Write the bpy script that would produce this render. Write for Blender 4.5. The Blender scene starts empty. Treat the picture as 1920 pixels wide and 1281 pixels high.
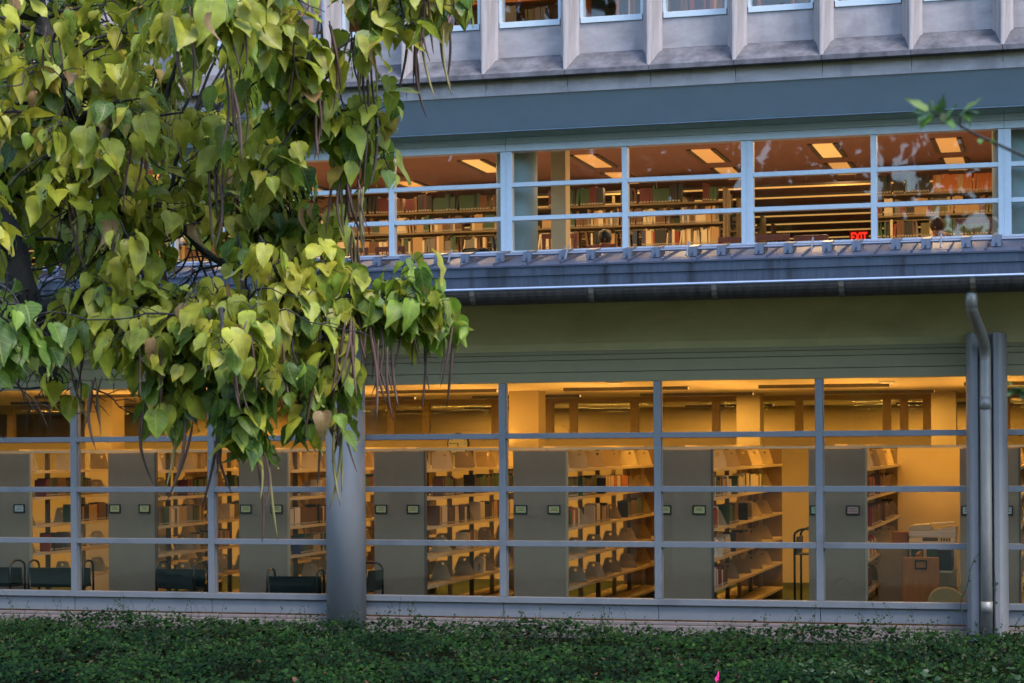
import bpy, math, random
import numpy as np
from mathutils import Vector, Matrix
R = math.radians
random.seed(7)
rng = np.random.default_rng(7)
SC = bpy.context.scene
COL = SC.collection

# ------------------------------------------------------------------ camera
EYE = Vector((0.0, -24.5, 2.0))
YAW, ROLL, FPX = R(15.4), R(0.37), 3770.0
cam_data = bpy.data.cameras.new('camera')
cam = bpy.data.objects.new('camera', cam_data)
COL.objects.link(cam)
cam.matrix_world = Matrix.Translation(EYE) @ Matrix.Rotation(YAW, 4, 'Z') @ Matrix.Rotation(R(90), 4, 'X') @ Matrix.Rotation(-ROLL, 4, 'Z')
cam_data.sensor_width = 36.0
cam_data.lens = FPX / 1920 * 36.0
cam_data.shift_y = (838 - 640.5) / 1920
cam_data.clip_end = 2000
cam_data.dof.use_dof = True
cam_data.dof.focus_distance = 18.0
cam_data.dof.aperture_fstop = 5.6
SC.camera = cam

# ------------------------------------------------------------------ sky, sun, exposure
SUN_EL, SUN_AZ = R(60), R(128)          # azimuth measured from +Y, clockwise towards +X
world = bpy.data.worlds.new('World')
SC.world = world
world.use_nodes = True
wn = world.node_tree
wn.nodes.clear()
sky = wn.nodes.new('ShaderNodeTexSky')
sky.sky_type = 'NISHITA'
sky.sun_disc = False
sky.sun_elevation = SUN_EL
sky.sun_rotation = SUN_AZ
sky.air_density = 1.0
sky.dust_density = 0.6
sky.ozone_density = 2.0
bg = wn.nodes.new('ShaderNodeBackground')
bg.inputs['Strength'].default_value = 0.15
wo = wn.nodes.new('ShaderNodeOutputWorld')
wn.links.new(sky.outputs[0], bg.inputs[0])
wn.links.new(bg.outputs[0], wo.inputs[0])
sun_data = bpy.data.lights.new('sun', 'SUN')
sun_data.energy = 1.0
sun_data.angle = R(20)
sun_data.color = (1.0, 0.95, 0.89)
sun = bpy.data.objects.new('sun', sun_data)
COL.objects.link(sun)
sdir = Vector((math.sin(SUN_AZ) * math.cos(SUN_EL), math.cos(SUN_AZ) * math.cos(SUN_EL), math.sin(SUN_EL)))
sun.rotation_euler = sdir.to_track_quat('Z', 'Y').to_euler()
SC.view_settings.view_transform = 'Standard'
SC.view_settings.look = 'None'
SC.view_settings.gamma = 1.0
SC.view_settings.exposure = 2.12
SC.cycles.max_bounces = 8
SC.cycles.diffuse_bounces = 3
SC.cycles.glossy_bounces = 3
SC.cycles.transparent_max_bounces = 12
SC.cycles.caustics_reflective = False
SC.cycles.caustics_refractive = False
SC.cycles.sample_clamp_indirect = 4.0
WARM = (1.0, 0.53, 0.11)
WARM_UP = (1.0, 0.64, 0.30)

FW = Vector((-math.sin(YAW), math.cos(YAW), 0))
RT = Vector((math.cos(YAW), math.sin(YAW), 0))
def ray(x, y):
    u, v = x - 960.0, -(y - 838.0)
    c, s = math.cos(ROLL), math.sin(ROLL)
    return FW + RT * ((c * u + s * v) / FPX) + Vector((0, 0, 1)) * ((-s * u + c * v) / FPX)
def at(x, y, t):
    return EYE + ray(x, y) * t

# ------------------------------------------------------------------ materials
def mat(name, col, rough=0.6, metal=0.0, var=0.0, vscale=6.0, bump=0.0, bscale=60.0, stretch=(1, 1, 1), col2=None, spec=0.5):
    m = bpy.data.materials.new(name)
    m.use_nodes = True
    nt = m.node_tree
    b = nt.nodes['Principled BSDF']
    b.inputs['Base Color'].default_value = (*col, 1)
    b.inputs['Roughness'].default_value = rough
    b.inputs['Metallic'].default_value = metal
    b.inputs['Specular IOR Level'].default_value = spec
    if var > 0 or bump > 0 or col2:
        tc = nt.nodes.new('ShaderNodeTexCoord')
        mp = nt.nodes.new('ShaderNodeMapping')
        mp.inputs['Scale'].default_value = stretch
        nt.links.new(tc.outputs['Object'], mp.inputs['Vector'])
    if var > 0 or col2:
        n = nt.nodes.new('ShaderNodeTexNoise')
        n.inputs['Scale'].default_value = vscale
        n.inputs['Detail'].default_value = 8
        n.inputs['Roughness'].default_value = 0.65
        nt.links.new(mp.outputs[0], n.inputs['Vector'])
        rp = nt.nodes.new('ShaderNodeValToRGB')
        rp.color_ramp.elements[0].position = 0.3
        rp.color_ramp.elements[1].position = 0.72
        c2 = col2 or tuple(min(1, c * (1 + var)) for c in col)
        c1 = tuple(c * (1 - var) for c in col)
        rp.color_ramp.elements[0].color = (*c1, 1)
        rp.color_ramp.elements[1].color = (*c2, 1)
        nt.links.new(n.outputs['Fac'], rp.inputs[0])
        nt.links.new(rp.outputs[0], b.inputs['Base Color'])
    if bump > 0:
        n2 = nt.nodes.new('ShaderNodeTexNoise')
        n2.inputs['Scale'].default_value = bscale
        n2.inputs['Detail'].default_value = 6
        nt.links.new(mp.outputs[0], n2.inputs['Vector'])
        bp = nt.nodes.new('ShaderNodeBump')
        bp.inputs['Strength'].default_value = bump
        bp.inputs['Distance'].default_value = 0.01
        nt.links.new(n2.outputs['Fac'], bp.inputs['Height'])
        nt.links.new(bp.outputs[0], b.inputs['Normal'])
    return m

def streak(m, dark, sc=(7, 7, 0.5), lo=0.5, hi=0.75):
    nt = m.node_tree
    b = nt.nodes['Principled BSDF']
    src = b.inputs['Base Color'].links[0].from_socket
    tc = nt.nodes.new('ShaderNodeTexCoord'); mp = nt.nodes.new('ShaderNodeMapping'); mp.inputs['Scale'].default_value = sc
    n = nt.nodes.new('ShaderNodeTexNoise'); n.inputs['Scale'].default_value = 1.0; n.inputs['Detail'].default_value = 7
    mr = nt.nodes.new('ShaderNodeMapRange'); mr.inputs[1].default_value = lo; mr.inputs[2].default_value = hi
    mx = nt.nodes.new('ShaderNodeMix'); mx.data_type = 'RGBA'
    nt.links.new(tc.outputs['Object'], mp.inputs[0]); nt.links.new(mp.outputs[0], n.inputs['Vector']); nt.links.new(n.outputs['Fac'], mr.inputs[0])
    nt.links.new(mr.outputs[0], mx.inputs[0]); nt.links.new(src, mx.inputs[6]); mx.inputs[7].default_value = (*dark, 1)
    nt.links.new(mx.outputs[2], b.inputs['Base Color'])

def emit(name, col, strength):
    m = bpy.data.materials.new(name)
    m.use_nodes = True
    nt = m.node_tree
    b = nt.nodes['Principled BSDF']
    b.inputs['Base Color'].default_value = (*col, 1)
    b.inputs['Emission Color'].default_value = (*col, 1)
    b.inputs['Emission Strength'].default_value = strength
    return m

def glass_mat(name, f0=0.085, tint=(0.9, 0.92, 0.9)):
    m = bpy.data.materials.new(name)
    m.use_nodes = True
    nt = m.node_tree
    nt.nodes.clear()
    out = nt.nodes.new('ShaderNodeOutputMaterial')
    tr = nt.nodes.new('ShaderNodeBsdfTransparent')
    tr.inputs[0].default_value = (*tint, 1)
    gl = nt.nodes.new('ShaderNodeBsdfGlossy')
    gl.inputs['Roughness'].default_value = 0.015
    lw = nt.nodes.new('ShaderNodeLayerWeight')
    lw.inputs['Blend'].default_value = 0.5
    pw = nt.nodes.new('ShaderNodeMath'); pw.operation = 'POWER'; pw.inputs[1].default_value = 5
    ml = nt.nodes.new('ShaderNodeMath'); ml.operation = 'MULTIPLY_ADD'
    ml.inputs[1].default_value = 1 - f0; ml.inputs[2].default_value = f0
    nt.links.new(lw.outputs['Facing'], pw.inputs[0])
    nt.links.new(pw.outputs[0], ml.inputs[0])
    mx = nt.nodes.new('ShaderNodeMixShader')
    nt.links.new(ml.outputs[0], mx.inputs[0])
    nt.links.new(tr.outputs[0], mx.inputs[1])
    nt.links.new(gl.outputs[0], mx.inputs[2])
    # slight waviness of the panes
    tc = nt.nodes.new('ShaderNodeTexCoord')
    n = nt.nodes.new('ShaderNodeTexNoise'); n.inputs['Scale'].default_value = 1.6
    n.inputs['Detail'].default_value = 1
    bp = nt.nodes.new('ShaderNodeBump'); bp.inputs['Strength'].default_value = 0.02
    bp.inputs['Distance'].default_value = 0.05
    nt.links.new(tc.outputs['Object'], n.inputs['Vector'])
    nt.links.new(n.outputs['Fac'], bp.inputs['Height'])
    nt.links.new(bp.outputs[0], gl.inputs['Normal'])
    nt.links.new(mx.outputs[0], out.inputs[0])
    return m

def leaf_mat(name, vein=True, trans=0.42, rough=0.45, brown=True, spec=0.35):
    m = bpy.data.materials.new(name)
    m.use_nodes = True
    nt = m.node_tree
    b = nt.nodes['Principled BSDF']
    out = nt.nodes['Material Output']
    b.inputs['Roughness'].default_value = rough
    b.inputs['Specular IOR Level'].default_value = spec
    at_ = nt.nodes.new('ShaderNodeAttribute'); at_.attribute_name = 'leaf_colour'
    colout = at_.outputs['Color']
    tc = nt.nodes.new('ShaderNodeTexCoord')
    nz = nt.nodes.new('ShaderNodeTexNoise'); nz.inputs['Scale'].default_value = 14; nz.inputs['Detail'].default_value = 5
    nt.links.new(tc.outputs['Object'], nz.inputs['Vector'])
    hsv = nt.nodes.new('ShaderNodeHueSaturation'); hsv.inputs['Saturation'].default_value = 1.0
    mr = nt.nodes.new('ShaderNodeMapRange')
    mr.inputs[1].default_value = 0.3; mr.inputs[2].default_value = 0.7
    mr.inputs[3].default_value = 0.66; mr.inputs[4].default_value = 1.3
    nt.links.new(nz.outputs['Fac'], mr.inputs[0])
    nt.links.new(mr.outputs[0], hsv.inputs['Value'])
    nt.links.new(colout, hsv.inputs['Color'])
    colout = hsv.outputs[0]
    if vein:
        uv = nt.nodes.new('ShaderNodeUVMap'); uv.uv_map = 'leaf_uv'
        sp = nt.nodes.new('ShaderNodeSeparateXYZ')
        nt.links.new(uv.outputs[0], sp.inputs[0])
        def mth(op, a, c=None):
            n = nt.nodes.new('ShaderNodeMath'); n.operation = op
            for k, q in enumerate((a, c)):
                if q is None: continue
                if isinstance(q, (int, float)): n.inputs[k].default_value = q
                else: nt.links.new(q, n.inputs[k])
            return n.outputs[0]
        au = mth('ABSOLUTE', mth('SUBTRACT', sp.outputs[0], 0.5))
        mid = mth('LESS_THAN', au, 0.018)
        ph = mth('FRACT', mth('MULTIPLY', mth('SUBTRACT', sp.outputs[1], mth('MULTIPLY', au, 0.55)), 6.0))
        side = mth('MULTIPLY', mth('LESS_THAN', ph, 0.09), 0.6)
        v = mth('MAXIMUM', mid, side)
        mx = nt.nodes.new('ShaderNodeMix'); mx.data_type = 'RGBA'
        nt.links.new(mth('MULTIPLY', v, 0.62), mx.inputs[0])
        nt.links.new(colout, mx.inputs[6])
        mx.inputs[7].default_value = (0.36, 0.36, 0.10, 1)
        colout = mx.outputs[2]
        if brown:
            nb = nt.nodes.new('ShaderNodeTexNoise'); nb.inputs['Scale'].default_value = 5.5; nb.inputs['Detail'].default_value = 6
            nt.links.new(tc.outputs['Object'], nb.inputs['Vector'])
            e = mth('ADD', mth('MULTIPLY', sp.outputs[1], 0.12), nb.outputs['Fac'])
            f = mth('GREATER_THAN', e, 0.735)
            m2 = nt.nodes.new('ShaderNodeMix'); m2.data_type = 'RGBA'
            nt.links.new(mth('MULTIPLY', f, 0.55), m2.inputs[0])
            nt.links.new(colout, m2.inputs[6])
            m2.inputs[7].default_value = (0.26, 0.17, 0.035, 1)
            colout = m2.outputs[2]
    nt.links.new(colout, b.inputs['Base Color'])
    if trans > 0:
        tb = nt.nodes.new('ShaderNodeBsdfTranslucent')
        nt.links.new(colout, tb.inputs[0])
        ms = nt.nodes.new('ShaderNodeMixShader'); ms.inputs[0].default_value = trans
        nt.links.new(b.outputs[0], ms.inputs[1]); nt.links.new(tb.outputs[0], ms.inputs[2])
        nt.links.new(ms.outputs[0], out.inputs[0])
    return m

M = {}
M['frame'] = mat('shaded_painted_metal', (0.175, 0.174, 0.172), 0.42, var=0.06, vscale=9, bump=0.02)  # lower frames: darker copy of the frame paint, shade put into the colour
M['frame_up'] = mat('pale_painted_metal', (0.53, 0.59, 0.63), 0.4, var=0.05, vscale=9, bump=0.02)
M['panel'] = mat('painted_panel', (0.215, 0.175, 0.08), 0.5, var=0.06, vscale=5)
M['band'] = mat('blue_grey_paint', (0.37, 0.48, 0.62), 0.6, var=0.05, vscale=3)
M['soffit'] = mat('olive_plaster', (0.54, 0.45, 0.225), 0.85, var=0.08, vscale=3, bump=0.1, bscale=120)
M['lime'] = mat('limestone', (0.355, 0.315, 0.31), 0.9, var=0.22, vscale=2.6, bump=0.35, bscale=70, stretch=(1, 1, 2.2))
M['lime_rib'] = mat('limestone_rib', (0.37, 0.315, 0.305), 0.9, var=0.2, vscale=3.0, bump=0.35, bscale=70, stretch=(3, 3, 0.6))
M['lime_dirty'] = mat('weathered_limestone', (0.075, 0.07, 0.078), 0.95, var=0.4, vscale=4.5, bump=0.5, bscale=60, col2=(0.17, 0.155, 0.165), stretch=(1, 1, 1))
streak(M['lime'], (0.20, 0.175, 0.185), (3.5, 3.5, 1.2), 0.52, 0.78)
streak(M['lime_rib'], (0.22, 0.19, 0.185), (9, 9, 0.7), 0.5, 0.75)
M['joint'] = mat('dark_joint', (0.06, 0.06, 0.06), 0.9)
M['roof'] = mat('roof_metal', (0.036, 0.047, 0.08), 0.55, 0.1, var=0.12, vscale=5)
M['fascia'] = mat('blue_metal_fascia', (0.05, 0.066, 0.095), 0.4, 0.3, var=0.3, vscale=4, stretch=(6, 1, 0.8))
M['rim'] = mat('bright_metal_rim', (0.36, 0.40, 0.50), 0.3, 0.6, var=0.1)
M['rail'] = mat('grey_metal_rail', (0.17, 0.19, 0.235), 0.4, 0.5)
streak(M['fascia'], (0.02, 0.022, 0.03), (5, 5, 0.3), 0.55, 0.7)
streak(M['soffit'], (0.42, 0.33, 0.165), (1.2, 1.2, 2), 0.5, 0.75)
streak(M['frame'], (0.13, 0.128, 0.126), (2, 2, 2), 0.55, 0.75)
M['gutter'] = mat('dirty_gutter', (0.055, 0.045, 0.04), 0.5, 0.4, var=0.5, vscale=6, stretch=(3, 1, 1))
M['steel'] = mat('galvanised_steel', (0.23, 0.21, 0.18), 0.5, 0.35, var=0.2, vscale=5, stretch=(4, 4, 0.5))
M['plinth'] = mat('warm_lit_stone', (0.185, 0.14, 0.118), 0.85, var=0.2, vscale=5, bump=0.2)  # pinkish tint puts spilled interior light into the ledge colour
M['plinth_dark'] = mat('grey_stone', (0.085, 0.075, 0.075), 0.9, var=0.2, vscale=5, bump=0.2)
M['glass'] = glass_mat('window_glass', 0.065)
M['glass_up'] = glass_mat('upper_window_glass', 0.07)
M['cream'] = mat('cream_wall', (0.68, 0.55, 0.34), 0.85, var=0.04, vscale=2)
M['cream_col'] = mat('beige_column', (0.46, 0.37, 0.23), 0.85, var=0.04, vscale=2)
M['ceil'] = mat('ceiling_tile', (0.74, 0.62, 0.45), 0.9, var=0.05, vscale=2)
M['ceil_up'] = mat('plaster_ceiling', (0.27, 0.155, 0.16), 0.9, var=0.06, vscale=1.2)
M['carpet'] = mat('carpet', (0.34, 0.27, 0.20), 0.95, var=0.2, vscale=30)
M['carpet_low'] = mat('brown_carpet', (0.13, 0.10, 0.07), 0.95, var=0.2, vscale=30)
M['red'] = mat('red_trim', (0.30, 0.06, 0.035), 0.6)
M['darkroom'] = mat('dim_wall', (0.40, 0.30, 0.17), 0.8, var=0.12, vscale=1.5, stretch=(0.3, 1, 3))
M['wood'] = mat('oak', (0.46, 0.16, 0.03), 0.5, var=0.18, vscale=5, stretch=(10, 10, 0.6))
M['redwood'] = mat('reddish_wood', (0.27, 0.085, 0.045), 0.45, var=0.15, vscale=8)
M['post_wood'] = mat('pale_wood_post', (0.50, 0.34, 0.17), 0.6, var=0.1)
M['endpanel'] = mat('grey_fabric_panel', (0.29, 0.205, 0.12), 0.9, var=0.12, vscale=1.6, bump=0.1, bscale=300)
M['shelf_up'] = mat('tan_shelf_steel', (0.20, 0.145, 0.08), 0.6)
M['spine_label'] = mat('spine_label', (0.40, 0.36, 0.27), 0.8)
M['dial'] = mat('clock_dial', (0.85, 0.82, 0.70), 0.6)
M['shelf'] = mat('cream_shelf_steel', (0.60, 0.48, 0.28), 0.5, var=0.05)
M['bracket'] = mat('tan_bracket_steel', (0.40, 0.32, 0.19), 0.5, var=0.06)
M['upright'] = mat('dark_upright_steel', (0.10, 0.08, 0.06), 0.5)
M['black'] = mat('black_plastic', (0.012, 0.012, 0.013), 0.4)
M['cart'] = mat('dark_green_enamel', (0.008, 0.016, 0.014), 0.3)
M['cart_tube'] = mat('black_tube', (0.01, 0.01, 0.011), 0.22)
M['card'] = mat('yellow_card', (0.70, 0.58, 0.20), 0.7, var=0.12, vscale=40, stretch=(1, 1, 6))
M['card_pale'] = mat('pale_card', (0.62, 0.60, 0.45), 0.7, var=0.12, vscale=40, stretch=(1, 1, 6))
M['card_green'] = mat('green_card', (0.42, 0.55, 0.28), 0.7, var=0.12, vscale=40, stretch=(1, 1, 6))
M['card_pink'] = mat('pink_card', (0.62, 0.33, 0.24), 0.7, var=0.12, vscale=40, stretch=(1, 1, 6))
M['white'] = mat('white_plastic', (0.72, 0.70, 0.62), 0.5)
M['offwhite'] = mat('beige_plastic', (0.60, 0.56, 0.44), 0.45)
M['chairfab'] = mat('tan_fabric', (0.40, 0.24, 0.08), 0.95, var=0.12, vscale=60, bump=0.2, bscale=200)
M['teal'] = mat('pale_teal_paint', (0.26, 0.36, 0.37), 0.6, var=0.04)
M['col'] = mat('grey_column_paint', (0.19, 0.182, 0.175), 0.6, var=0.05, vscale=5, bump=0.06, bscale=150)
streak(M['col'], (0.12, 0.12, 0.125), (3, 3, 0.8), 0.56, 0.8)
M['pages'] = mat('book_pages', (0.62, 0.52, 0.36), 0.9)
M['lamp'] = emit('lamp_diffuser', (1.0, 0.60, 0.22), 0.24)
M['lamp_mid'] = emit('bright_lamp_diffuser', (1.0, 0.56, 0.16), 0.18)
M['lamp_dim'] = emit('dim_lamp_diffuser', (1.0, 0.54, 0.17), 0.10)
M['strip'] = emit('strip_lamp', (1.0, 0.56, 0.16), 0.14)
M['exit'] = emit('exit_red', (1.0, 0.03, 0.015), 0.38)
M['exit_face'] = emit('exit_face', (0.12, 0.004, 0.003), 0.12)
M['bark'] = mat('dark_bark', (0.018, 0.015, 0.014), 0.95, var=0.4, vscale=12, bump=0.8, bscale=40, stretch=(1, 1, 0.4), col2=(0.038, 0.033, 0.03))
M['pod'] = mat('brown_pod', (0.075, 0.035, 0.022), 0.7, var=0.4, vscale=6)
M['pod_green'] = mat('olive_pod', (0.20, 0.16, 0.05), 0.7, var=0.25, vscale=6)
M['leaf'] = leaf_mat('catalpa_leaf')
M['smallleaf'] = leaf_mat('small_leaf', vein=False, trans=0.3)
M['ivy'] = leaf_mat('ivy_leaf', vein=False, trans=0.12, rough=0.55, spec=0.05)
M['soil'] = mat('soil', (0.008, 0.009, 0.004), 0.95, var=0.4, vscale=8, bump=0.5, spec=0.0)
M['grass'] = mat('lawn', (0.042, 0.062, 0.022), 0.95, var=0.35, vscale=1.2)
M['flag'] = mat('pink_flag_plastic', (0.85, 0.015, 0.22), 0.5)
M['wire'] = mat('flag_wire', (0.25, 0.25, 0.25), 0.4, 0.8)
M['skin'] = mat('skin', (0.48, 0.26, 0.17), 0.6)
M['hair'] = mat('brown_hair', (0.075, 0.032, 0.014), 0.7, var=0.3, vscale=40)
M['hair_dark'] = mat('dark_hair', (0.014, 0.010, 0.008), 0.6, var=0.3, vscale=40)
M['cloth'] = mat('grey_cloth', (0.12, 0.12, 0.14), 0.9)
M['bag'] = mat('black_bag_cloth', (0.010, 0.014, 0.016), 0.85, bump=0.5, bscale=25)
BOOKC = {'dark green': (0.035, 0.085, 0.045), 'black': (0.02, 0.02, 0.022), 'brown': (0.13, 0.06, 0.028), 'dark red': (0.22, 0.025, 0.02),
         'tan': (0.42, 0.27, 0.12), 'dark blue': (0.03, 0.05, 0.12), 'cream': (0.66, 0.57, 0.40), 'grey': (0.17, 0.16, 0.15),
         'orange': (0.45, 0.13, 0.02), 'red': (0.42, 0.025, 0.02), 'olive': (0.13, 0.115, 0.035), 'maroon': (0.10, 0.015, 0.02)}
for k, c in BOOKC.items():
    M['book ' + k] = mat(k.replace(' ', '_') + '_cover', c, 0.55)

# ------------------------------------------------------------------ mesh builder
class MB:
    def __init__(s):
        s.v, s.f, s.m = [], [], []
    def add(s, vs, fs, mi=0):
        o = len(s.v)
        s.v += [tuple(p) for p in vs]
        s.f += [tuple(i + o for i in f) for f in fs]
        s.m += [mi] * len(fs)
        return s
    def box(s, x0, x1, y0, y1, z0, z1, mi=0):
        return s.add([(x0, y0, z0), (x1, y0, z0), (x1, y1, z0), (x0, y1, z0), (x0, y0, z1), (x1, y0, z1), (x1, y1, z1), (x0, y1, z1)],
                     [(0, 3, 2, 1), (4, 5, 6, 7), (0, 1, 5, 4), (1, 2, 6, 5), (2, 3, 7, 6), (3, 0, 4, 7)], mi)
    def prism(s, poly, axis, lo, hi, mi=0):
        n = len(poly)
        def p(a, b, h):
            return {'x': (h, a, b), 'y': (a, h, b), 'z': (a, b, h)}[axis]
        vs = [p(a, b, lo) for a, b in poly] + [p(a, b, hi) for a, b in poly]
        fs = [tuple(range(n))[::-1], tuple(range(n, 2 * n))] + [(i, (i + 1) % n, n + (i + 1) % n, n + i) for i in range(n)]
        return s.add(vs, fs, mi)
    def tube(s, pts, rad, n=8, cap=True, mi=0):
        pts = [Vector(p) for p in pts]
        if isinstance(rad, (int, float)): rad = [rad] * len(pts)
        vs, fs = [], []
        t = (pts[1] - pts[0]).normalized()
        up = Vector((0, 0, 1)) if abs(t.z) < 0.9 else Vector((1, 0, 0))
        a = t.cross(up).normalized()
        for i, p in enumerate(pts):
            if i == 0: t = pts[1] - pts[0]
            elif i == len(pts) - 1: t = pts[-1] - pts[-2]
            else: t = pts[i + 1] - pts[i - 1]
            t.normalize()
            a = (a - t * a.dot(t))
            if a.length < 1e-6: a = t.orthogonal()
            a.normalize()
            b = t.cross(a)
            for k in range(n):
                q = 2 * math.pi * k / n
                vs.append(p + (a * math.cos(q) + b * math.sin(q)) * rad[i])
        for i in range(len(pts) - 1):
            for k in range(n):
                fs.append((i * n + k, i * n + (k + 1) % n, (i + 1) * n + (k + 1) % n, (i + 1) * n + k))
        if cap:
            fs.append(tuple(range(n))[::-1])
            fs.append(tuple(range((len(pts) - 1) * n, len(pts) * n)))
        return s.add(vs, fs, mi)
    def lathe(s, prof, cx, cy, n=24, mi=0):
        vs, fs = [], []
        for r, z in prof:
            for k in range(n):
                q = 2 * math.pi * k / n
                vs.append((cx + r * math.cos(q), cy + r * math.sin(q), z))
        for i in range(len(prof) - 1):
            for k in range(n):
                fs.append((i * n + k, i * n + (k + 1) % n, (i + 1) * n + (k + 1) % n, (i + 1) * n + k))
        fs.append(tuple(range(n))[::-1]); fs.append(tuple(range((len(prof) - 1) * n, len(prof) * n)))
        return s.add(vs, fs, mi)
    def mesh(s, name, mats, smooth=False):
        me = bpy.data.meshes.new(name)
        me.from_pydata(s.v, [], s.f)
        mats = mats if isinstance(mats, (list, tuple)) else [mats]
        for m in mats: me.materials.append(m)
        if len(mats) > 1: me.polygons.foreach_set('material_index', s.m)
        if smooth: me.polygons.foreach_set('use_smooth', [True] * len(s.f))
        me.update()
        return me
    def build(s, name, mats, parent=None, smooth=False, bevel=0.0, loc=None):
        o = bpy.data.objects.new(name, s.mesh(name, mats, smooth))
        COL.objects.link(o)
        if parent: o.parent = parent
        if loc is not None: o.location = loc
        if bevel > 0:
            b = o.modifiers.new('bevel', 'BEVEL'); b.width = bevel; b.segments = 2; b.limit_method = 'ANGLE'
        if smooth:
            pass
        return o

def tag(o, label=None, cat=None, group=None, kind=None):
    if label: o['label'] = label
    if cat: o['category'] = cat
    if group: o['group'] = group
    if kind: o['kind'] = kind
    return o
def thing(name, label, cat, loc=(0, 0, 0), rz=0.0, group=None):
    o = bpy.data.objects.new(name, None)
    o.empty_display_size = 0.2
    COL.objects.link(o)
    o.location = loc
    o.rotation_euler = (0, 0, rz)
    return tag(o, label, cat, group)
def inst(name, me, parent=None, loc=(0, 0, 0), rot=(0, 0, 0), scale=(1, 1, 1)):
    o = bpy.data.objects.new(name, me)
    COL.objects.link(o)
    if parent: o.parent = parent
    o.location = loc; o.rotation_euler = rot; o.scale = scale
    return o
def lamp(parent, loc, sx, sy, power, colr=WARM, spread=None):
    l = bpy.data.lights.new('lamp_light', 'AREA')
    l.shape = 'RECTANGLE'; l.size = sx; l.size_y = sy; l.energy = power; l.color = colr
    o = bpy.data.objects.new('lamp_light', l)
    COL.objects.link(o)
    o.parent = parent; o.location = loc
    return o

# ------------------------------------------------------------------ ground
g = MB(); g.add([(-400, -400, -0.46), (400, -400, -0.46), (400, 400, -0.46), (-400, 400, -0.46)], [(0, 1, 2, 3)])
tag(g.build('lawn', M['grass']), kind='structure')
g = MB(); g.box(-32, 12, -7.5, -0.42, -0.456, -0.36)
tag(g.build('planting_bed', M['soil']), kind='structure')

# ------------------------------------------------------------------ library building
LIB = thing('library_building', 'stone and glass library with warm lit windows on two floors below a ribbed upper storey', 'building')
X0, X1 = -32.0, 8.0
BAY = 1.993
BX = [-0.885 - BAY * k for k in range(-2, 10)]          # lower mullion lines, right to left
COLX = [-0.90, -8.92, -16.94]

p = MB(); p.box(X0, X1, -0.16, 0.3, -0.5, -0.30).box(X0, X1, -0.27, -0.16, -0.5, -0.36)
p.build('plinth', M['plinth_dark'], LIB)
p = MB(); p.box(X0, X1, -0.20, -0.16, -0.36, -0.285).box(X0, X1, -0.158, 0.3, -0.298, -0.215).box(X0, X1, -0.08, 0.3, -0.213, -0.17)
p.build('plinth', M['plinth'], LIB, bevel=0.008)
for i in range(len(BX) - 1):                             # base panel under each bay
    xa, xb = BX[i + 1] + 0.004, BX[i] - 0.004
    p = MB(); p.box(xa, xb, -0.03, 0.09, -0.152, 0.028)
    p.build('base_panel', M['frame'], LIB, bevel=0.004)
TR = [(2.10, 2.17), (1.43, 1.50), (0.745, 0.815)]
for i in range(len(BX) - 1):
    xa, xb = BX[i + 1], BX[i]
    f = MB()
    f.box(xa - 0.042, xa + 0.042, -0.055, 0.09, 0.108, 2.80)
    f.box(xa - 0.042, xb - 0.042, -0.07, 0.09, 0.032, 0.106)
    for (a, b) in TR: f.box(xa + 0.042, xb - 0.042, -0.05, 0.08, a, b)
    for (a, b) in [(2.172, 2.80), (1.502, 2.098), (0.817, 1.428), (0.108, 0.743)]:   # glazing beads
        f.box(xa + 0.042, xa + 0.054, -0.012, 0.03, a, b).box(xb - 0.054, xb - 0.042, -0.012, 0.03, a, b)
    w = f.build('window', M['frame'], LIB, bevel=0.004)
    q = MB()
    for (a, b) in [(2.172, 2.80), (1.502, 2.098), (0.817, 1.428), (0.108, 0.743)]:
        q.add([(xa + 0.045, 0.01, a), (xb - 0.045, 0.01, a), (xb - 0.045, 0.01, b), (xa + 0.045, 0.01, b)], [(0, 1, 2, 3)])
    q.build('pane', M['glass'], w)
h = MB()
for (a, b, y) in [(2.805, 2.925, -0.05), (2.932, 3.075, -0.035), (3.081, 3.145, -0.028), (3.150, 3.22, -0.02)]:
    h.box(X0, X1, y, 0.12, a, b)
h.build('head_panel', M['panel'], LIB, bevel=0.003)
# soffit cove
pr = [(-0.03, 3.20)]
for k in range(11):
    t = k / 10
    pr.append((-0.03 - 0.95 * t ** 1.15, 3.205 + 0.575 * (t ** 0.85)))
poly = pr + [(-0.98, 3.86), (0.2, 3.86), (0.2, 3.20)]
s = MB(); s.prism(poly, 'x', X0, X1)
s.build('soffit', M['soffit'], LIB)
# roof edge, gutter
s = MB()
s.box(X0, X1, -1.02, -0.985, 3.72, 4.06).box(X0, X1, -1.035, -0.985, 4.064, 4.17)
s.build('fascia', M['fascia'], LIB)
s = MB(); s.prism([(-1.05, 4.172), (-1.05, 4.192), (0.24, 4.452), (0.24, 4.40)], 'x', X0, X1)
xs = X0
roof = s.build('roof', M['roof'], LIB)
s = MB()
k = 0
while xs < X1:
    s.prism([(-1.045, 4.196), (-1.045, 4.226), (0.2, 4.476), (0.2, 4.446)], 'x', xs, xs + 0.018); xs += 0.415
s.build('standing_seam', M['roof'], roof)
gp = []
for k in range(13):
    a = math.pi * k / 12
    gp.append((-1.165 - 0.14 * math.cos(a), 3.885 - 0.175 * math.sin(a)))
gi = [(-1.165 + 0.125 * math.cos(math.pi * k / 12), 3.885 - 0.158 * math.sin(math.pi * k / 12)) for k in range(13)]
s = MB(); s.prism(gp + gi, 'x', X0, X1)
gut = s.build('gutter', M['gutter'], LIB)
s = MB(); s.tube([(X0, -1.30, 3.89), (X1, -1.30, 3.89)], 0.019, 8); s.build('gutter_rim', M['rim'], gut)
x = -23.7 + 0.62
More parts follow.
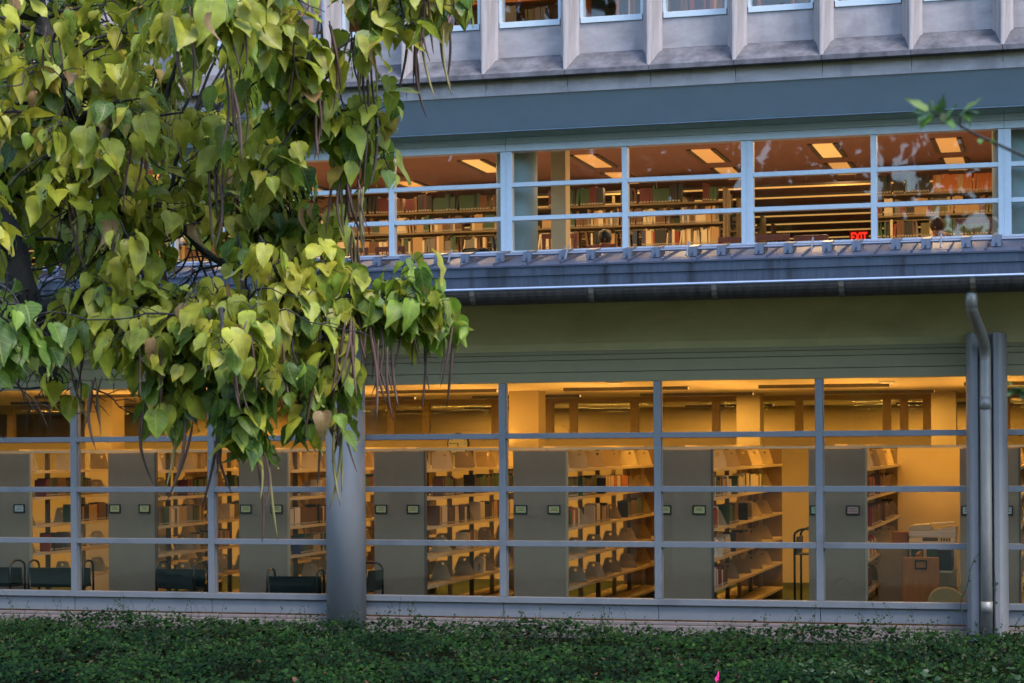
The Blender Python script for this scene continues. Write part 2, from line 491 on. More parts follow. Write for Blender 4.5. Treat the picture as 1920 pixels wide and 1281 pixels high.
while x < X1:
    s = MB()
    pts = []
    for k in range(9):
        a = math.pi * k / 8
        pts.append((-1.165 - 0.148 * math.cos(a), 3.885 - 0.183 * math.sin(a)))
    inn = [(-1.165 + 0.138 * math.cos(math.pi * k / 8), 3.885 - 0.173 * math.sin(math.pi * k / 8)) for k in range(9)]
    s.prism(pts + inn, 'x', x, x + 0.06)
    s.build('gutter_bracket', M['upright'], gut)
    x += 1.47
# snow guard rail with clamps
def roofz(y): return 4.192 + (y + 1.05) * 0.2016
s = MB()
for yy in (-0.62, -0.42): s.tube([(X0, yy, roofz(yy) + 0.085), (X1, yy, roofz(yy) + 0.085)], 0.017, 8)
sg = s.build('snow_guard_rail', M['rail'], roof)
cl = MB()
cl.prism([(-0.70, roofz(-0.70) + 0.01), (-0.66, roofz(-0.62) + 0.115), (-0.36, roofz(-0.38) + 0.115), (-0.33, roofz(-0.33) + 0.01)], 'x', -0.055, 0.055)
cl.box(-0.008, 0.008, -0.715, -0.68, roofz(-0.7) + 0.03, roofz(-0.7) + 0.055)
clm = cl.mesh('snow_guard_clamp', M['fascia'])
x, k = -13.9, 0
while x < 0.6:
    inst('snow_guard_clamp', clm, sg, (x, 0, 0)); x += (0.345, 0.455)[k % 2]; k += 1
hk = MB(); hk.tube([(0, -0.60, roofz(-0.6) + 0.16), (0, -0.61, roofz(-0.6) + 0.17), (0, -0.78, roofz(-0.8) + 0.03)], 0.011, 6)
hkm = hk.mesh('rail_hook', M['rail'])
x = -13.3
while x < 0.6:
    inst('rail_hook', hkm, sg, (x, 0, 0)); x += 1.49
# gutter joints on roof edge: sheets
x = -13.6
s = MB()
while x < 1:
    s.box(x, x + 0.012, -1.056, -1.02, 4.155, 4.2); x += 1.04
s.build('sheet_joint', M['fascia'], roof)

# columns
for i, cx in enumerate(COLX):
    c = MB()
    cy = -0.17
    if i == 0:      # split by a recess that holds the downpipe
        n = 20
        for sgn in (-1, 1):
            pts = [(cx + sgn * 0.083, cy - 0.205), (cx + sgn * 0.15, cy - 0.205)]
            for k in range(0, 9):
                a = -math.pi / 2 + (math.pi) * k / 8
                pts.append((cx + sgn * (0.15 + 0.09 * math.cos(a)), cy + 0.115 + 0.32 * math.sin(a) * (1 if a > 0 else 1)))
            pts.append((cx + sgn * 0.083, cy + 0.435))
            if sgn < 0: pts = pts[::-1]
            c.prism(pts, 'z', -0.45, 3.30)
        c.box(cx - 0.10, cx + 0.10, cy - 0.03, cy + 0.2, -0.45, 3.30)
        c.build('column', M['col'], LIB, bevel=0.012)
    else:
        c.lathe([(0.255, -0.45), (0.255, 3.40)], cx, cy, 40)
        o = c.build('column', M['col'], LIB, smooth=True)
# downpipe
dx = COLX[0]
d = MB()
top = Vector((dx - 0.12, -1.14, 3.72))
path = [top, top + Vector((0, 0, -0.17))]
b0, b1 = path[-1], Vector((dx, -0.40, 3.06))
for k in range(1, 8):
    t = k / 7
    e = t * t * (3 - 2 * t)
    path.append(Vector((b0.x + (b1.x - b0.x) * e, b0.y + (b1.y - b0.y) * t, b0.z + (b1.z - b0.z) * (0.25 * t + 0.75 * t ** 1.4))))
path += [Vector((dx, -0.415, 2.95)), Vector((dx, -0.42, 1.0)), Vector((dx, -0.42, -0.40))]
d.tube(path, 0.066, 14)
dp = d.build('downpipe', M['steel'], LIB, smooth=True)
for pa, pb in (((dx, -0.42, 2.40), (dx, -0.42, 2.55)), ((dx - 0.12, -1.14, 3.54), (dx - 0.12, -1.14, 3.76)), ((dx, -0.42, 0.16), (dx, -0.42, 0.02))):
    d = MB(); d.tube([pa, pb], 0.0695, 14)
    d.build('pipe_collar', M['steel'], dp, smooth=True)

# upper window band
UB = 1.5475
UX = [-0.685 - UB * k for k in range(-3, 15)]
UR = [(4.505, 4.885), (4.945, 5.315), (5.375, 5.765)]
for i in range(len(UX) - 1):
    xa, xb = UX[i + 1], UX[i]
    la = 0.075 if (i + 1 - 3) % 2 == 0 else 0.036
    lb = 0.075 if (i - 3) % 2 == 0 else 0.036
    f = MB()
    f.box(xa - la, xa + la, 0.255, 0.38, 4.45, 5.77)
    for (a, b) in [(4.43, 4.503), (4.887, 4.943), (5.317, 5.373)]: f.box(xa + la, xb - lb, 0.262, 0.37, a, b)
    if la > 0.05: f.box(xa - 0.006, xa + 0.006, 0.248, 0.256, 4.45, 5.77)
    w = f.build('window', M['frame_up'], LIB, bevel=0.004)
    q = MB()
    for (a, b) in UR: q.add([(xa + la, 0.30, a), (xb - lb, 0.30, a), (xb - lb, 0.30, b), (xa + la, 0.30, b)], [(0, 1, 2, 3)])
    q.build('pane', M['glass_up'], w)
s = MB(); s.box(X0, X1, 0.20, 0.40, 4.40, 4.428).box(X0, X1, 0.225, 0.26, 4.43, 4.452)
s.build('sill', M['frame_up'], LIB)
for (xa, xb) in [(X0, -13.056), (-13.056, -6.873), (-6.873, -0.688), (-0.688, X1)]:
    s = MB()
    for (a, b, y) in [(5.772, 5.862, 0.235), (5.868, 5.948, 0.248), (5.953, 6.035, 0.262)]:
        s.box(xa + 0.003, xb - 0.003, y, 0.42, a, b)
    s.build('head_panel', M['frame_up'], LIB, bevel=0.002)
# sloping blue band, dark strip coloured in as its shadow line
s = MB(); s.prism([(-0.645, 6.335), (-0.12, 5.978), (-0.115, 5.968), (0.24, 6.045), (0.24, 6.40), (-0.645, 6.40)], 'x', X0, X1)
s.build('blue_band', M['band'], LIB)
s = MB(); s.box(X0, X1, -0.125, -0.10, 5.955, 5.9665)
s.build('band_shadow_line', M['joint'], LIB)
# limestone storey
RP = 1.0333
RX = [-0.672 + RP * k for k in range(-26, 7)]
for i in range(len(RX) - 1):
    s = MB(); s.box(RX[i] + 0.0035, RX[i + 1] - 0.0035, -0.655, -0.2, 6.325, 6.515)
    s.build('frieze_block', M['lime'], LIB, bevel=0.004)
    s = MB()
    s.prism([(-0.80, 6.512), (-0.80, 6.575), (-0.475, 6.822), (-0.45, 6.822), (-0.45, 6.512)], 'x', RX[i] + 0.0025, RX[i + 1] - 0.0025)
    s.build('ledge', M['lime_dirty'], LIB, bevel=0.006)
    s = MB(); s.box(RX[i], RX[i + 1], -0.47, -0.3, 6.824, 7.185)
    s.build('spandrel_panel', M['lime'], LIB)
    s = MB(); s.box(RX[i] + 0.13, RX[i + 1] - 0.13, -0.488, -0.3, 7.19, 7.262)
    s.box(RX[i] + 0.12, RX[i] + 0.155, -0.475, -0.3, 7.262, 9.0).box(RX[i + 1] - 0.155, RX[i + 1] - 0.12, -0.475, -0.3, 7.262, 9.0)
    w = s.build('window', M['frame_up'], LIB, bevel=0.004)
    q = MB(); q.add([(RX[i] + 0.155, -0.42, 7.262), (RX[i + 1] - 0.155, -0.42, 7.262), (RX[i + 1] - 0.155, -0.42, 9.0), (RX[i] + 0.155, -0.42, 9.0)], [(0, 1, 2, 3)])
    q.build('pane', M['glass_up'], w)
s = MB(); s.box(X0, X1, -0.60, -0.25, 6.33, 6.50); s.build('joint_backing', M['joint'], LIB)
rib = MB()
zz = [6.56, 6.60, 6.83, 9.0]
poly = [(-0.118, -0.40), (-0.118, -0.50), (-0.088, -0.53), (-0.016, -0.80), (0.016, -0.80), (0.088, -0.53), (0.118, -0.50), (0.118, -0.40)]
rib.prism(poly[::-1], 'z', 6.57, 9.0)
ribm = rib.mesh('stone_rib', M['lime_rib'])
for xx in RX:
    o = inst('stone_rib', ribm, LIB, (xx, 0, 0))
    b = o.modifiers.new('bevel', 'BEVEL'); b.width = 0.008; b.segments = 2; b.limit_method = 'ANGLE'
s = MB(); s.box(X0, X1, -0.8, 6.6, 9.0, 9.3); s.build('parapet', M['lime'], LIB)

# interior shell
YB = 11.5
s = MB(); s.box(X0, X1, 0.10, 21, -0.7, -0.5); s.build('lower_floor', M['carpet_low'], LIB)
s = MB(); s.box(X0, X1, 0.12, 21, 2.885, 3.0); s.build('lower_ceiling', M['ceil'], LIB)
s = MB(); s.box(X0, X1, 0.42, 27, 3.7, 3.8).box(X0, X1, 0.26, 0.42, 3.6, 4.40); s.build('upper_floor', M['carpet'], LIB)
s = MB(); s.box(X0, X1, 0.42, 27, 6.44, 6.6)
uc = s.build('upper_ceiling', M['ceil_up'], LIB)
s = MB(); s.box(X0, X1, -0.28, 6.6, 6.65, 7.0); s.build('top_floor', M['carpet'], LIB)
s = MB(); s.box(X0, X1, 0.0, 6.6, 8.8, 8.95); s.build('top_ceiling', M['ceil'], LIB)
s = MB(); s.box(X0, X1, 6.0, 6.3, 7.0, 8.8); s.build('top_back_wall', M['cream'], LIB)
for xx in (X0 + 0.01, X1 - 0.11):
    s = MB(); s.box(xx, xx + 0.1, -0.2, 27, -0.3, 9.0); s.build('side_wall', M['cream'], LIB)
s = MB(); s.box(X0, X1, 26.5, 26.8, 3.8, 6.44); s.build('upper_back_wall', M['cream'], LIB)
# lower back wall: cream below, glazed clerestory above with wooden posts, dim room behind
s = MB(); s.box(X0, X1, YB, YB + 0.15, -0.5, 2.14); s.build('back_wall', M['cream'], LIB)
s = MB(); s.box(X0, X1, YB - 0.02, YB + 0.15, 2.142, 2.20); s.build('red_rail', M['red'], LIB)
s = MB(); s.box(X0, X1, YB - 0.04, YB + 0.15, 2.80, 2.884); s.build('clerestory_head', M['post_wood'], LIB)
for xx in (-22.5, -20.3, -18.6, -13.9, -12.3, -11.6, -10.25, -9.2, -8.75, -7.6, -6.1, -4.6, -3.05, -2.75, -2.35, -1.0, 0.6):
    s = MB(); s.box(xx - 0.07, xx + 0.07, YB + 0.01, YB + 0.13, 2.202, 2.80); s.build('clerestory_post', M['post_wood'], LIB)
q = MB(); q.add([(X0, YB + 0.08, 2.2), (X1, YB + 0.08, 2.2), (X1, YB + 0.08, 2.8), (X0, YB + 0.08, 2.8)], [(0, 1, 2, 3)])
q.build('clerestory_pane', M['glass'], LIB)
s = MB(); s.box(X0, X1, 20.5, 20.7, -0.5, 2.88); s.build('far_wall', M['darkroom'], LIB)
# square interior columns, partition
for (xa, xb, y) in [(-8.50, -8.02, 6.2), (-15.9, -15.4, 6.2), (-16.55, -16.1, 7.5), (-2.15, -1.75, 9.5), (-5.4, -5.0, 9.5)]:
    s = MB(); s.box(xa, xb, y, y + 0.45, -0.5, 2.884); s.build('inner_column', M['cream_col'], LIB)
s = MB(); s.box(-2.47, -1.50, 6.5, 6.62, -0.5, 1.97); s.build('partition', M['cream'], LIB, bevel=0.01)
s = MB(); s.box(-3.62, -3.30, 7.2, 7.3, -0.5, 1.98); s.build('partition', M['cream'], LIB, bevel=0.01)
# round columns behind the upper windows
for cx in (-0.58, -6.88, -13.05):
    c = MB(); c.lathe([(0.27, 3.8), (0.27, 6.44)], cx, 0.80, 36); c.build('inner_round_column', M['teal'], LIB, smooth=True)
c = MB(); c.box(-6.60, -6.40, 1.5, 1.75, 3.8, 6.44); c.build('inner_column', M['cream'], LIB)

# ------------------------------------------------------------------ ceiling lights, lower floor
def slot_light(x, y, L, power, label, group, dim=False):
    flush = True
    t = thing('ceiling_light', label, 'ceiling light', (x, y, 2.854), group=group)
    s = MB(); s.box(-L / 2, L / 2, -0.06, -0.045, -0.02, 0.03).box(-L / 2, L / 2, 0.045, 0.06, -0.02, 0.03); s.build('housing', M['upright'], t)
    s = MB(); s.box(-L / 2, L / 2, -0.044, 0.044, -0.014, 0.02); s.build('diffuser', M['lamp'], t)
    if flush:
        lamp(t, (0, 0, -0.03), L, 0.1, power)
        return t
    s = MB(); s.tube([(-L * .4, 0, 0.02), (-L * .4, 0, 0.262)], 0.006, 6); s.build('hanger', M['upright'], t)
    s = MB(); s.tube([(L * .4, 0, 0.02), (L * .4, 0, 0.262)], 0.006, 6); s.build('hanger', M['upright'], t)
    if power:
        lamp(t, (0, 0, -0.03), L, 0.1, power * 0.62)
        lamp(t, (0, 0, 0.04), L, 0.6, power * 0.38).rotation_euler = (R(180), 0, 0)
    return t
L1P = 11.0
for r, y in enumerate((0.95, 5.0, 8.75)):
    for k in range(8):
        x = -21.5 + 2.95 * k + 0.4 * r
        slot_light(x, y, 1.9, L1P * (0.45, 1.0, 1.3)[r], ['narrow slot light in the lower ceiling, nearest row to the windows', 'narrow slot light in the lower ceiling, middle row above the stacks', 'narrow slot light in the lower ceiling, row beyond the stacks near the clock wall'][r],
                   ['lower ceiling lights, window row', 'lower ceiling lights, middle row', 'lower ceiling lights, far row'][r])
for k, x in enumerate((-19.0, -12.0, -7.0, -2.5)):
    slot_light(x, 18.6, 1.9, 80.0, 'dim slot light in the room beyond the clerestory glass', 'lights beyond the clerestory')
for k, (x, y) in enumerate(((-6.0, 2.62), (-2.42, 4.1), (-9.9, 4.1))):
    t = MB(); t.lathe([(0.09, 2.862), (0.11, 2.884)], 0, 0, 20)
    t = thing('downlight', ['round downlight in the lower ceiling behind the fourth window from the drainpipe' if k == 0 else 'round downlight in the lower ceiling near the copier end' if k == 1 else 'round downlight in the lower ceiling above the wall clock side'][0], 'ceiling light', (x, y, 2.885))
    s = MB(); s.lathe([(0.12, -0.02), (0.12, -0.001)], 0, 0, 20); s.build('trim_ring', M['white'], t)
    s = MB(); s.lathe([(0.09, -0.026), (0.09, -0.021)], 0, 0, 20); s.build('diffuser', M['lamp'], t)

# upper floor troffers and long strips
for c, x in enumerate((-15.95, -14.2, -12.4, -10.6, -8.83, -7.04, -5.24, -3.43, -1.65, 0.15)):
    for r, y0 in enumerate((5.28, 7.36, 3.20)):
        if (r == 1 and c < 2) : continue
        bright = (c in (1, 4, 7)) and r == 0
        if r == 2:  # extra row added to light what stands near the windows
            t = thing('troffer_light', 'troffer light added to brighten the upper floor close to the windows', 'ceiling light', (x, y0 + 0.7, 6.44), group='added upper ceiling troffers close to the windows')
            s = MB(); s.box(-0.148, 0.148, -0.70, 0.70, -0.014, -0.002); s.build('diffuser', M['lamp_dim'], t)
            lamp(t, (0, 0, -0.03), 0.3, 1.4, 19.0, WARM_UP)
            continue
        t = thing('troffer_light', ('brighter' if bright else 'dim') + ' yellow troffer light recessed in the brown upper ceiling, %s row' % ('front' if r == 0 else 'back'), 'ceiling light', (x, y0 + 0.7, 6.44), group=('bright' if bright else 'dim') + ' troffers in the upper ceiling, %s row' % ('front' if r == 0 else 'back'))
        s = MB(); s.box(-0.22, -0.15, -0.72, 0.72, -0.022, -0.002).box(0.15, 0.22, -0.72, 0.72, -0.022, -0.002); s.build('frame', M['upright'], t)
        s = MB(); s.box(-0.148, 0.148, -0.70, 0.70, -0.014, -0.002); s.build('diffuser', M['lamp_mid'] if bright else M['lamp_dim'], t)
        if r == 0 or c % 2: lamp(t, (0, 0, -0.03), 0.3, 1.4, 6.5 if bright else 4.8, WARM_UP)
ORD = ['first', 'second', 'third', 'fourth', 'fifth', 'sixth', 'seventh', 'eighth', 'ninth', 'tenth']
for k in range(8):
    y = 8.25 + 1.37 * k
    t = thing('strip_light', 'long glowing strip light across the upper stacks, %s one counted from the window' % ORD[k], 'strip light', (-10.5, y, 6.2))
    s = MB(); s.box(-14, 10.5, -0.03, 0.03, 0.012, 0.05); s.build('housing', M['upright'], t)
    s = MB(); s.box(-14, 10.5, -0.02, 0.02, -0.012, 0.010); s.build('tube', M['strip'], t)
    s = MB()
    for xx in (-12, -8, -4, 0, 4, 8): s.tube([(xx, 0, 0.06), (xx, 0, 0.24)], 0.012, 6)
    s.build('hanger', M['upright'], t)
    for xx in ((-8, 0, 7) if k < 4 else (0,)): lamp(t, (xx, 0, -0.02), 6.0, 0.08, 4.0, WARM_UP)
# third floor lamps
for k in range(6):
    t = thing('ceiling_light', 'ceiling light glowing in the top storey rooms', 'ceiling light', (-14 + 3.1 * k, 1.6, 8.80), group='top storey ceiling lights')
    s = MB(); s.box(-0.6, 0.6, -0.2, 0.2, -0.04, -0.002); s.build('diffuser', M['lamp'], t)
    lamp(t, (0, 0, -0.05), 1.2, 0.4, 3.0)
# exit sign
t = thing('exit_sign', 'glowing red EXIT sign hanging in the upper floor aisle', 'exit sign', (-3.9, 15.5, 6.08))
s = MB(); s.box(-0.19, 0.19, -0.03, 0.03, -0.14, 0.14); s.build('case', M['exit_face'], t, bevel=0.006)
s = MB(); s.tube([(0, 0, 0.14), (0, 0, 0.36)], 0.012, 6); s.build('stem', M['upright'], t)
def text(name, body, size, m, parent, loc, rot=(R(90), 0, 0), ext=0.003, bold=0.0):
    c = bpy.data.curves.new(name, 'FONT'); c.body = body; c.size = size; c.align_x = 'CENTER'; c.align_y = 'CENTER'; c.extrude = ext; c.offset = bold
    c.materials.append(m)
    tmp = bpy.data.objects.new(name, c); COL.objects.link(tmp)
    me = bpy.data.meshes.new_from_object(tmp)
    bpy.data.objects.remove(tmp)
    o = bpy.data.objects.new(name, me); COL.objects.link(o); o.parent = parent; o.location = loc; o.rotation_euler = rot
    return o
text('lettering', 'EXIT', 0.19, M['exit'], t, (0, -0.034, 0.0), bold=0.006).scale = (0.82, 1.25, 1)

# ------------------------------------------------------------------ books (collected, the largest become things)
BOOKS = []     # (size score, pos, dims(w along run, d, h), yaw, tilt, colour, where)
def bookmesh(k):
    b = MB()     # unit book: width x in 0..1, depth y 0..1 (spine at y=0), height z 0..1
    b.box(0, 0.1, 0, 1, 0, 1, 0).box(0.9, 1, 0, 1, 0, 1, 0).box(0.1, 0.9, 0, 0.06, 0, 1, 0)
    b.box(0.1, 0.9, 0.06, 0.97, 0.015, 0.975, 1)
    b.box(0.16, 0.84, -0.012, 0, 0.06, 0.15, 2)
    return b
BMESH = {}
def add_book(pos, w, d, h, yaw, tilt, col, where, score):
    BOOKS.append((score, pos, w, d, h, yaw, tilt, col, where))
def row_books(p0, length, yaw, hmin, hmax, pal, where, scale, fill=1.0, same=None, wmin=0.018, wmax=0.042):
    x = 0.0
    dirv = Vector((math.cos(yaw), math.sin(yaw), 0))
    col = random.choice(pal); run = 0; h = random.uniform(hmin, hmax)
    while x < length:
        if random.random() > fill:
            x += random.uniform(0.05, 0.16); continue
        if run <= 0:
            col = random.choice(pal); run = random.choice((1, 1, 1, 2, 3, 5)); h = random.uniform(hmin, hmax)
        run -= 1
        w = random.uniform(wmin, wmax)
        hh = h * random.uniform(0.97, 1.03)
        til = 0.0
        if random.random() < 0.10: til = random.uniform(-0.16, 0.16)
        if x + w > length: break
        add_book(tuple(Vector(p0) + dirv * x), w * 0.96, random.uniform(0.15, 0.19), hh, yaw, til, col, where, w * hh * scale)
        x += w + abs(til) * hh * 0.9
PAL_MIX = ['dark green', 'black', 'brown', 'dark red', 'tan', 'dark blue', 'cream', 'grey', 'olive', 'brown', 'black', 'tan', 'olive', 'cream']
PAL_UP = ['dark green', 'black', 'brown', 'tan', 'cream', 'grey', 'olive', 'cream', 'tan', 'dark red', 'dark blue', 'cream', 'brown', 'tan']
PAL_DARK = ['dark green', 'black', 'dark green', 'brown', 'black', 'dark green', 'maroon']

# ------------------------------------------------------------------ lower floor ranges
PR = [-14.07, -12.14, -10.18, -8.23, -6.29, -4.37, -2.42, -0.55]
PW = 0.72
brk = MB()      # bracket plate with hole, x from post (0) to shelf front (0.33), z up
def plate(b, outer, hc, hr, y0, y1, n=20):
    per = []
    L = [0]
    m = len(outer)
    for i in range(m):
        a, c = Vector(outer[i]), Vector(outer[(i + 1) % m]); L.append(L[-1] + (c - a).length)
    for k in range(n):
        s_ = L[-1] * k / n
        i = max(j for j in range(m) if L[j] <= s_ + 1e-9)
        a, c = Vector(outer[i]), Vector(outer[(i + 1) % m])
        q = a + (c - a) * ((s_ - L[i]) / max(1e-9, L[i + 1] - L[i])); per.append(q)
    hole = []
    for q in per:
        d_ = (q - Vector(hc)); d_.normalize(); hole.append(Vector(hc) + d_ * hr)
    vs = [(q.x, y, q.y) for y in (y0, y1) for ring in (per, hole) for q in ring]
    fs = []
    for k in range(n):
        j = (k + 1) % n
        fs += [(k, j, n + j, n + k), (2 * n + j, 2 * n + k, 3 * n + k, 3 * n + j), (j, k, 2 * n + k, 2 * n + j), (n + k, n + j, 3 * n + j, 3 * n + k)]
    b.add(vs, fs)
plate(brk, [(0.012, 0.0), (0.335, 0.0), (0.235, 0.215), (0.075, 0.215)], (0.155, 0.165), 0.021, -0.004, 0.004, 24)
brkm = brk.mesh('bracket', M['bracket'])
brk2 = MB(); plate(brk2, [(0.012, 0.0), (0.335, 0.0), (0.265, 0.235), (0.012, 0.235)], (0.20, 0.19), 0.021, -0.004, 0.004, 24)
brkm2 = brk2.mesh('bracket', M['shelf'])
brkm4 = brk2.mesh('bracket', M['bracket'])
brk3 = MB(); plate(brk3, [(0.012, 0.0), (0.335, 0.0), (0.235, 0.215), (0.075, 0.215)], (0.155, 0.165), 0.021, -0.004, 0.004, 24)
brkm3 = brk3.mesh('bracket', M['shelf'])
LV = [0.14, 0.535, 0.93, 1.325, 1.70]
SEC, NS, YF = 1.10, 6, 1.0
RNAME = ['first', 'second', 'third', 'fourth', 'fifth', 'sixth', 'seventh', 'eighth']
for i, xr in enumerate(PR):
    cx = xr - PW / 2
    t = thing('library_stack', 'grey ended steel stack on the lower floor, %s from the left' % RNAME[i], 'bookshelf', (cx, YF, 0), group='lower floor library stacks')
    s = MB(); s.box(-PW / 2, PW / 2, 0, 0.04, -0.5, 1.95); s.build('end_panel', M['endpanel'], t, bevel=0.006)
    s = MB(); s.box(PW / 2 - 0.012, PW / 2 + 0.012, -0.006, 0.05, -0.5, 1.955); s.build('edge_trim', M['upright'] if i % 2 else M['bracket'], t)
    cards = ['card', 'card', 'card', 'card', 'card', 'card', 'card_green', 'card_pale']
    for j, lx in enumerate((-0.255, 0.195)):
        s = MB()
        a, b2 = lx - 0.085, lx + 0.085
        s.box(a, b2, -0.022, 0.0, 1.115, 1.133).box(a, b2, -0.022, 0, 1.222, 1.236).box(a, a + 0.014, -0.022, 0, 1.133, 1.222).box(b2 - 0.014, b2, -0.022, 0, 1.133, 1.222)
        h_ = s.build('label_holder', M['black'], t)
        ck = cards[i]
        if i == 6 and j == 1: ck = 'card_pink'
        if i == 0 and j == 1: ck = 'card_pale'
        s = MB(); s.box(a + 0.015, b2 - 0.015, -0.012, -0.001, 1.134, 1.221); s.build('label_card', M[ck], h_)
        s = MB()
        for q_, (ww, zz_) in enumerate(((0.09, 1.195), (0.07, 1.178), (0.1, 1.161))): s.box(lx - ww / 2, lx + ww / 2, -0.0135, -0.0125, zz_, zz_ + 0.006)
        s.build('label_print', M['upright'], h_)
    for k in range(NS + 1):
        y = 0.05 + SEC * k
        s = MB(); s.box(-0.03, 0.03, y, y + 0.045, -0.5, 1.945); s.build('upright', M['upright'] if k % 2 else M['bracket'], t)
    for sg_ in (-1, 1):
        for lz in [-0.26] + LV:
            s = MB()
            x0_, x1_ = sorted((sg_ * 0.034, sg_ * 0.345))
            s.box(x0_, x1_, 0.06, 0.05 + SEC * NS, lz - 0.022, lz)
            xf0, xf1 = sorted((sg_ * 0.345, sg_ * 0.356))
            s.box(xf0, xf1, 0.06, 0.05 + SEC * NS, lz - 0.035, lz + 0.004)
            s.build('shelf', M['shelf'], t)
        if sg_ < 0 and i not in (1, 2, 3, 5, 6): continue
        for li, lz in enumerate(LV):
            for k in range(NS):
                me = (brkm4 if (i + k) % 3 == 2 else brkm2) if li == 4 else (brkm3 if (i * 7 + li * 3 + k) % 5 == 0 else brkm)  # cream and tan copies mixed to paint in uneven light between plates
                for yy in (((0.22 if li < 4 else 0.30) + SEC * k),):
                    inst('bracket', me, t, (0, yy, lz + 0.001), (0, 0, 0), (sg_, 1, 1))
    s = MB(); s.box(-0.34, 0.34, 0.05 + SEC * NS + 0.05, 0.05 + SEC * NS + 0.08, -0.5, 1.95); s.build('end_panel', M['endpanel'], t)
    u = thing('added_uplight', 'slim unseen uplight channel added on a lower stack to brighten the ceiling', 'uplight', (cx, YF + 3.4, 1.957), group='added uplights on the lower stacks')  # added out of sight to brighten the lower ceiling
    s = MB(); s.box(-0.09, 0.09, -2.9, 2.9, 0.0, 0.012).box(-0.09, -0.08, -2.9, 2.9, 0.012, 0.05).box(0.08, 0.09, -2.9, 2.9, 0.012, 0.05); s.build('channel', M['shelf'], u)
    s = MB(); s.box(-0.06, 0.06, -2.85, 2.85, 0.014, 0.024); s.build('diffuser', M['lamp'], u)
    lamp(u, (0, 0, 0.06), 0.15, 5.6, 7.5).rotation_euler = (R(180), 0, 0)
# books standing on the lower ranges, right hand faces (yaw 90: run goes deeper)
def low_row(i, lev, y0, n, pal, fill=1.0, hmin=0.22, hmax=0.27):
    row_books((PR[i] - 0.02, YF + y0, LV[lev] + 0.002), n, R(90), hmin, hmax, pal, 'on the %s lower stack from the left, %s shelf' % (RNAME[i], ['lowest', 'second', 'third', 'fourth', 'top'][lev]), 1.6 if lev else 1.2, fill, wmin=0.03, wmax=0.06)
for args in [(0, 2, 1.3, 1.2, PAL_MIX), (0, 3, 0.5, 1.4, PAL_DARK), (1, 2, 0.15, 1.5, ['cream', 'grey', 'dark red', 'cream', 'dark green', 'olive', 'tan', 'black']), (1, 2, 2.6, 1.0, ['tan', 'olive', 'cream']),
             (1, 3, 1.1, 1.2, PAL_DARK), (2, 2, 0.12, 1.7, ['black', 'brown', 'brown', 'cream', 'maroon']), (2, 3, 1.3, 1.2, ['dark red', 'cream', 'tan', 'brown']), (3, 2, 0.7, 1.5, ['black', 'cream', 'cream', 'dark red', 'tan', 'brown', 'dark blue']),
             (3, 2, 2.7, 2.6, ['brown', 'tan', 'orange', 'black', 'cream']), (3, 1, 2.0, 0.6, ['brown', 'cream', 'tan']), (4, 3, 0.15, 0.6, PAL_DARK), (4, 3, 2.4, 1.6, ['black', 'dark green', 'orange', 'cream', 'orange']), (4, 2, 0.12, 0.7, ['dark green', 'dark green', 'orange', 'cream']),
             (4, 2, 1.7, 1.0, ['black', 'cream', 'tan']), (4, 2, 3.9, 1.2, ['dark green', 'black', 'brown']), (5, 3, 0.12, 1.6, ['dark green', 'cream', 'black', 'dark blue', 'tan']), (5, 3, 2.2, 2.4, ['black', 'tan', 'cream', 'dark green']), (5, 2, 0.1, 0.55, ['maroon', 'brown', 'dark red', 'cream']),
             (5, 2, 3.1, 0.5, ['black', 'cream']), (5, 1, 0.9, 0.7, ['cream', 'cream', 'grey']), (5, 1, 2.0, 1.4, ['maroon', 'black', 'brown']), (5, 0, 0.1, 1.2, ['maroon', 'dark red', 'cream', 'dark red', 'black']),
             (6, 3, 0.5, 0.9, ['red', 'maroon', 'black']), (6, 2, 1.0, 1.4, ['dark red', 'brown', 'black']), (6, 1, 0.6, 1.0, ['red', 'cream', 'brown']), (6, 0, 0.4, 0.6, ['brown', 'maroon']), (6, 3, 2.2, 2.0, ['maroon', 'brown', 'black']),
             (0, 2, 3.0, 1.5, PAL_MIX), (0, 1, 0.6, 1.0, PAL_MIX), (1, 3, 2.8, 1.8, PAL_DARK), (1, 1, 1.4, 1.2, PAL_MIX), (2, 1, 0.5, 1.2, PAL_MIX), (2, 3, 3.0, 1.6, PAL_DARK), (3, 3, 0.9, 0.8, PAL_DARK), (3, 3, 2.4, 2.2, PAL_DARK), (4, 3, 1.0, 0.9, PAL_DARK), (5, 2, 1.5, 0.8, PAL_DARK), (6, 2, 3.0, 1.6, PAL_DARK), (7, 2, 0.3, 2.0, PAL_MIX)]:
    low_row(*args)
# white plastic magazine file and bookends with arched cut-outs on the sixth stack
def magazine_file(x, y, z, label):
    t = MB()
    pts = [(0.0, 0), (0.16, 0), (0.16, 0.2), (0.11, 0.25), (0.05, 0.25), (0.0, 0.2)]
    arch = [(0.05, 0.03), (0.11, 0.03), (0.11, 0.11), (0.095, 0.135), (0.065, 0.135), (0.05, 0.11)]
    n = 6
    vs = [(a, yy, b) for yy in (0, 0.09) for ring in (pts, arch) for a, b in ring]
    fs = []
    for k in range(n):
        j = (k + 1) % n
        fs += [(k, j, n + j, n + k), (2 * n + j, 2 * n + k, 3 * n + k, 3 * n + j), (j, k, 2 * n + k, 2 * n + j), (n + k, n + j, 3 * n + j, 3 * n + k)]
    t.add(vs, fs)
    t.box(0.01, 0.15, 0.091, 0.096, 0.01, 0.2)
    o = t.build('magazine_file', M['white'], None, loc=(x, y, z))
    tag(o, label, 'magazine file')
magazine_file(PR[5] - 0.20, YF + 0.62, LV[1] + 0.004, 'white magazine file with an arched opening on the sixth lower stack')
magazine_file(PR[3] - 0.22, YF + 3.0, LV[0] + 0.004, 'white magazine file with an arched opening on the lowest shelf of the fourth lower stack')
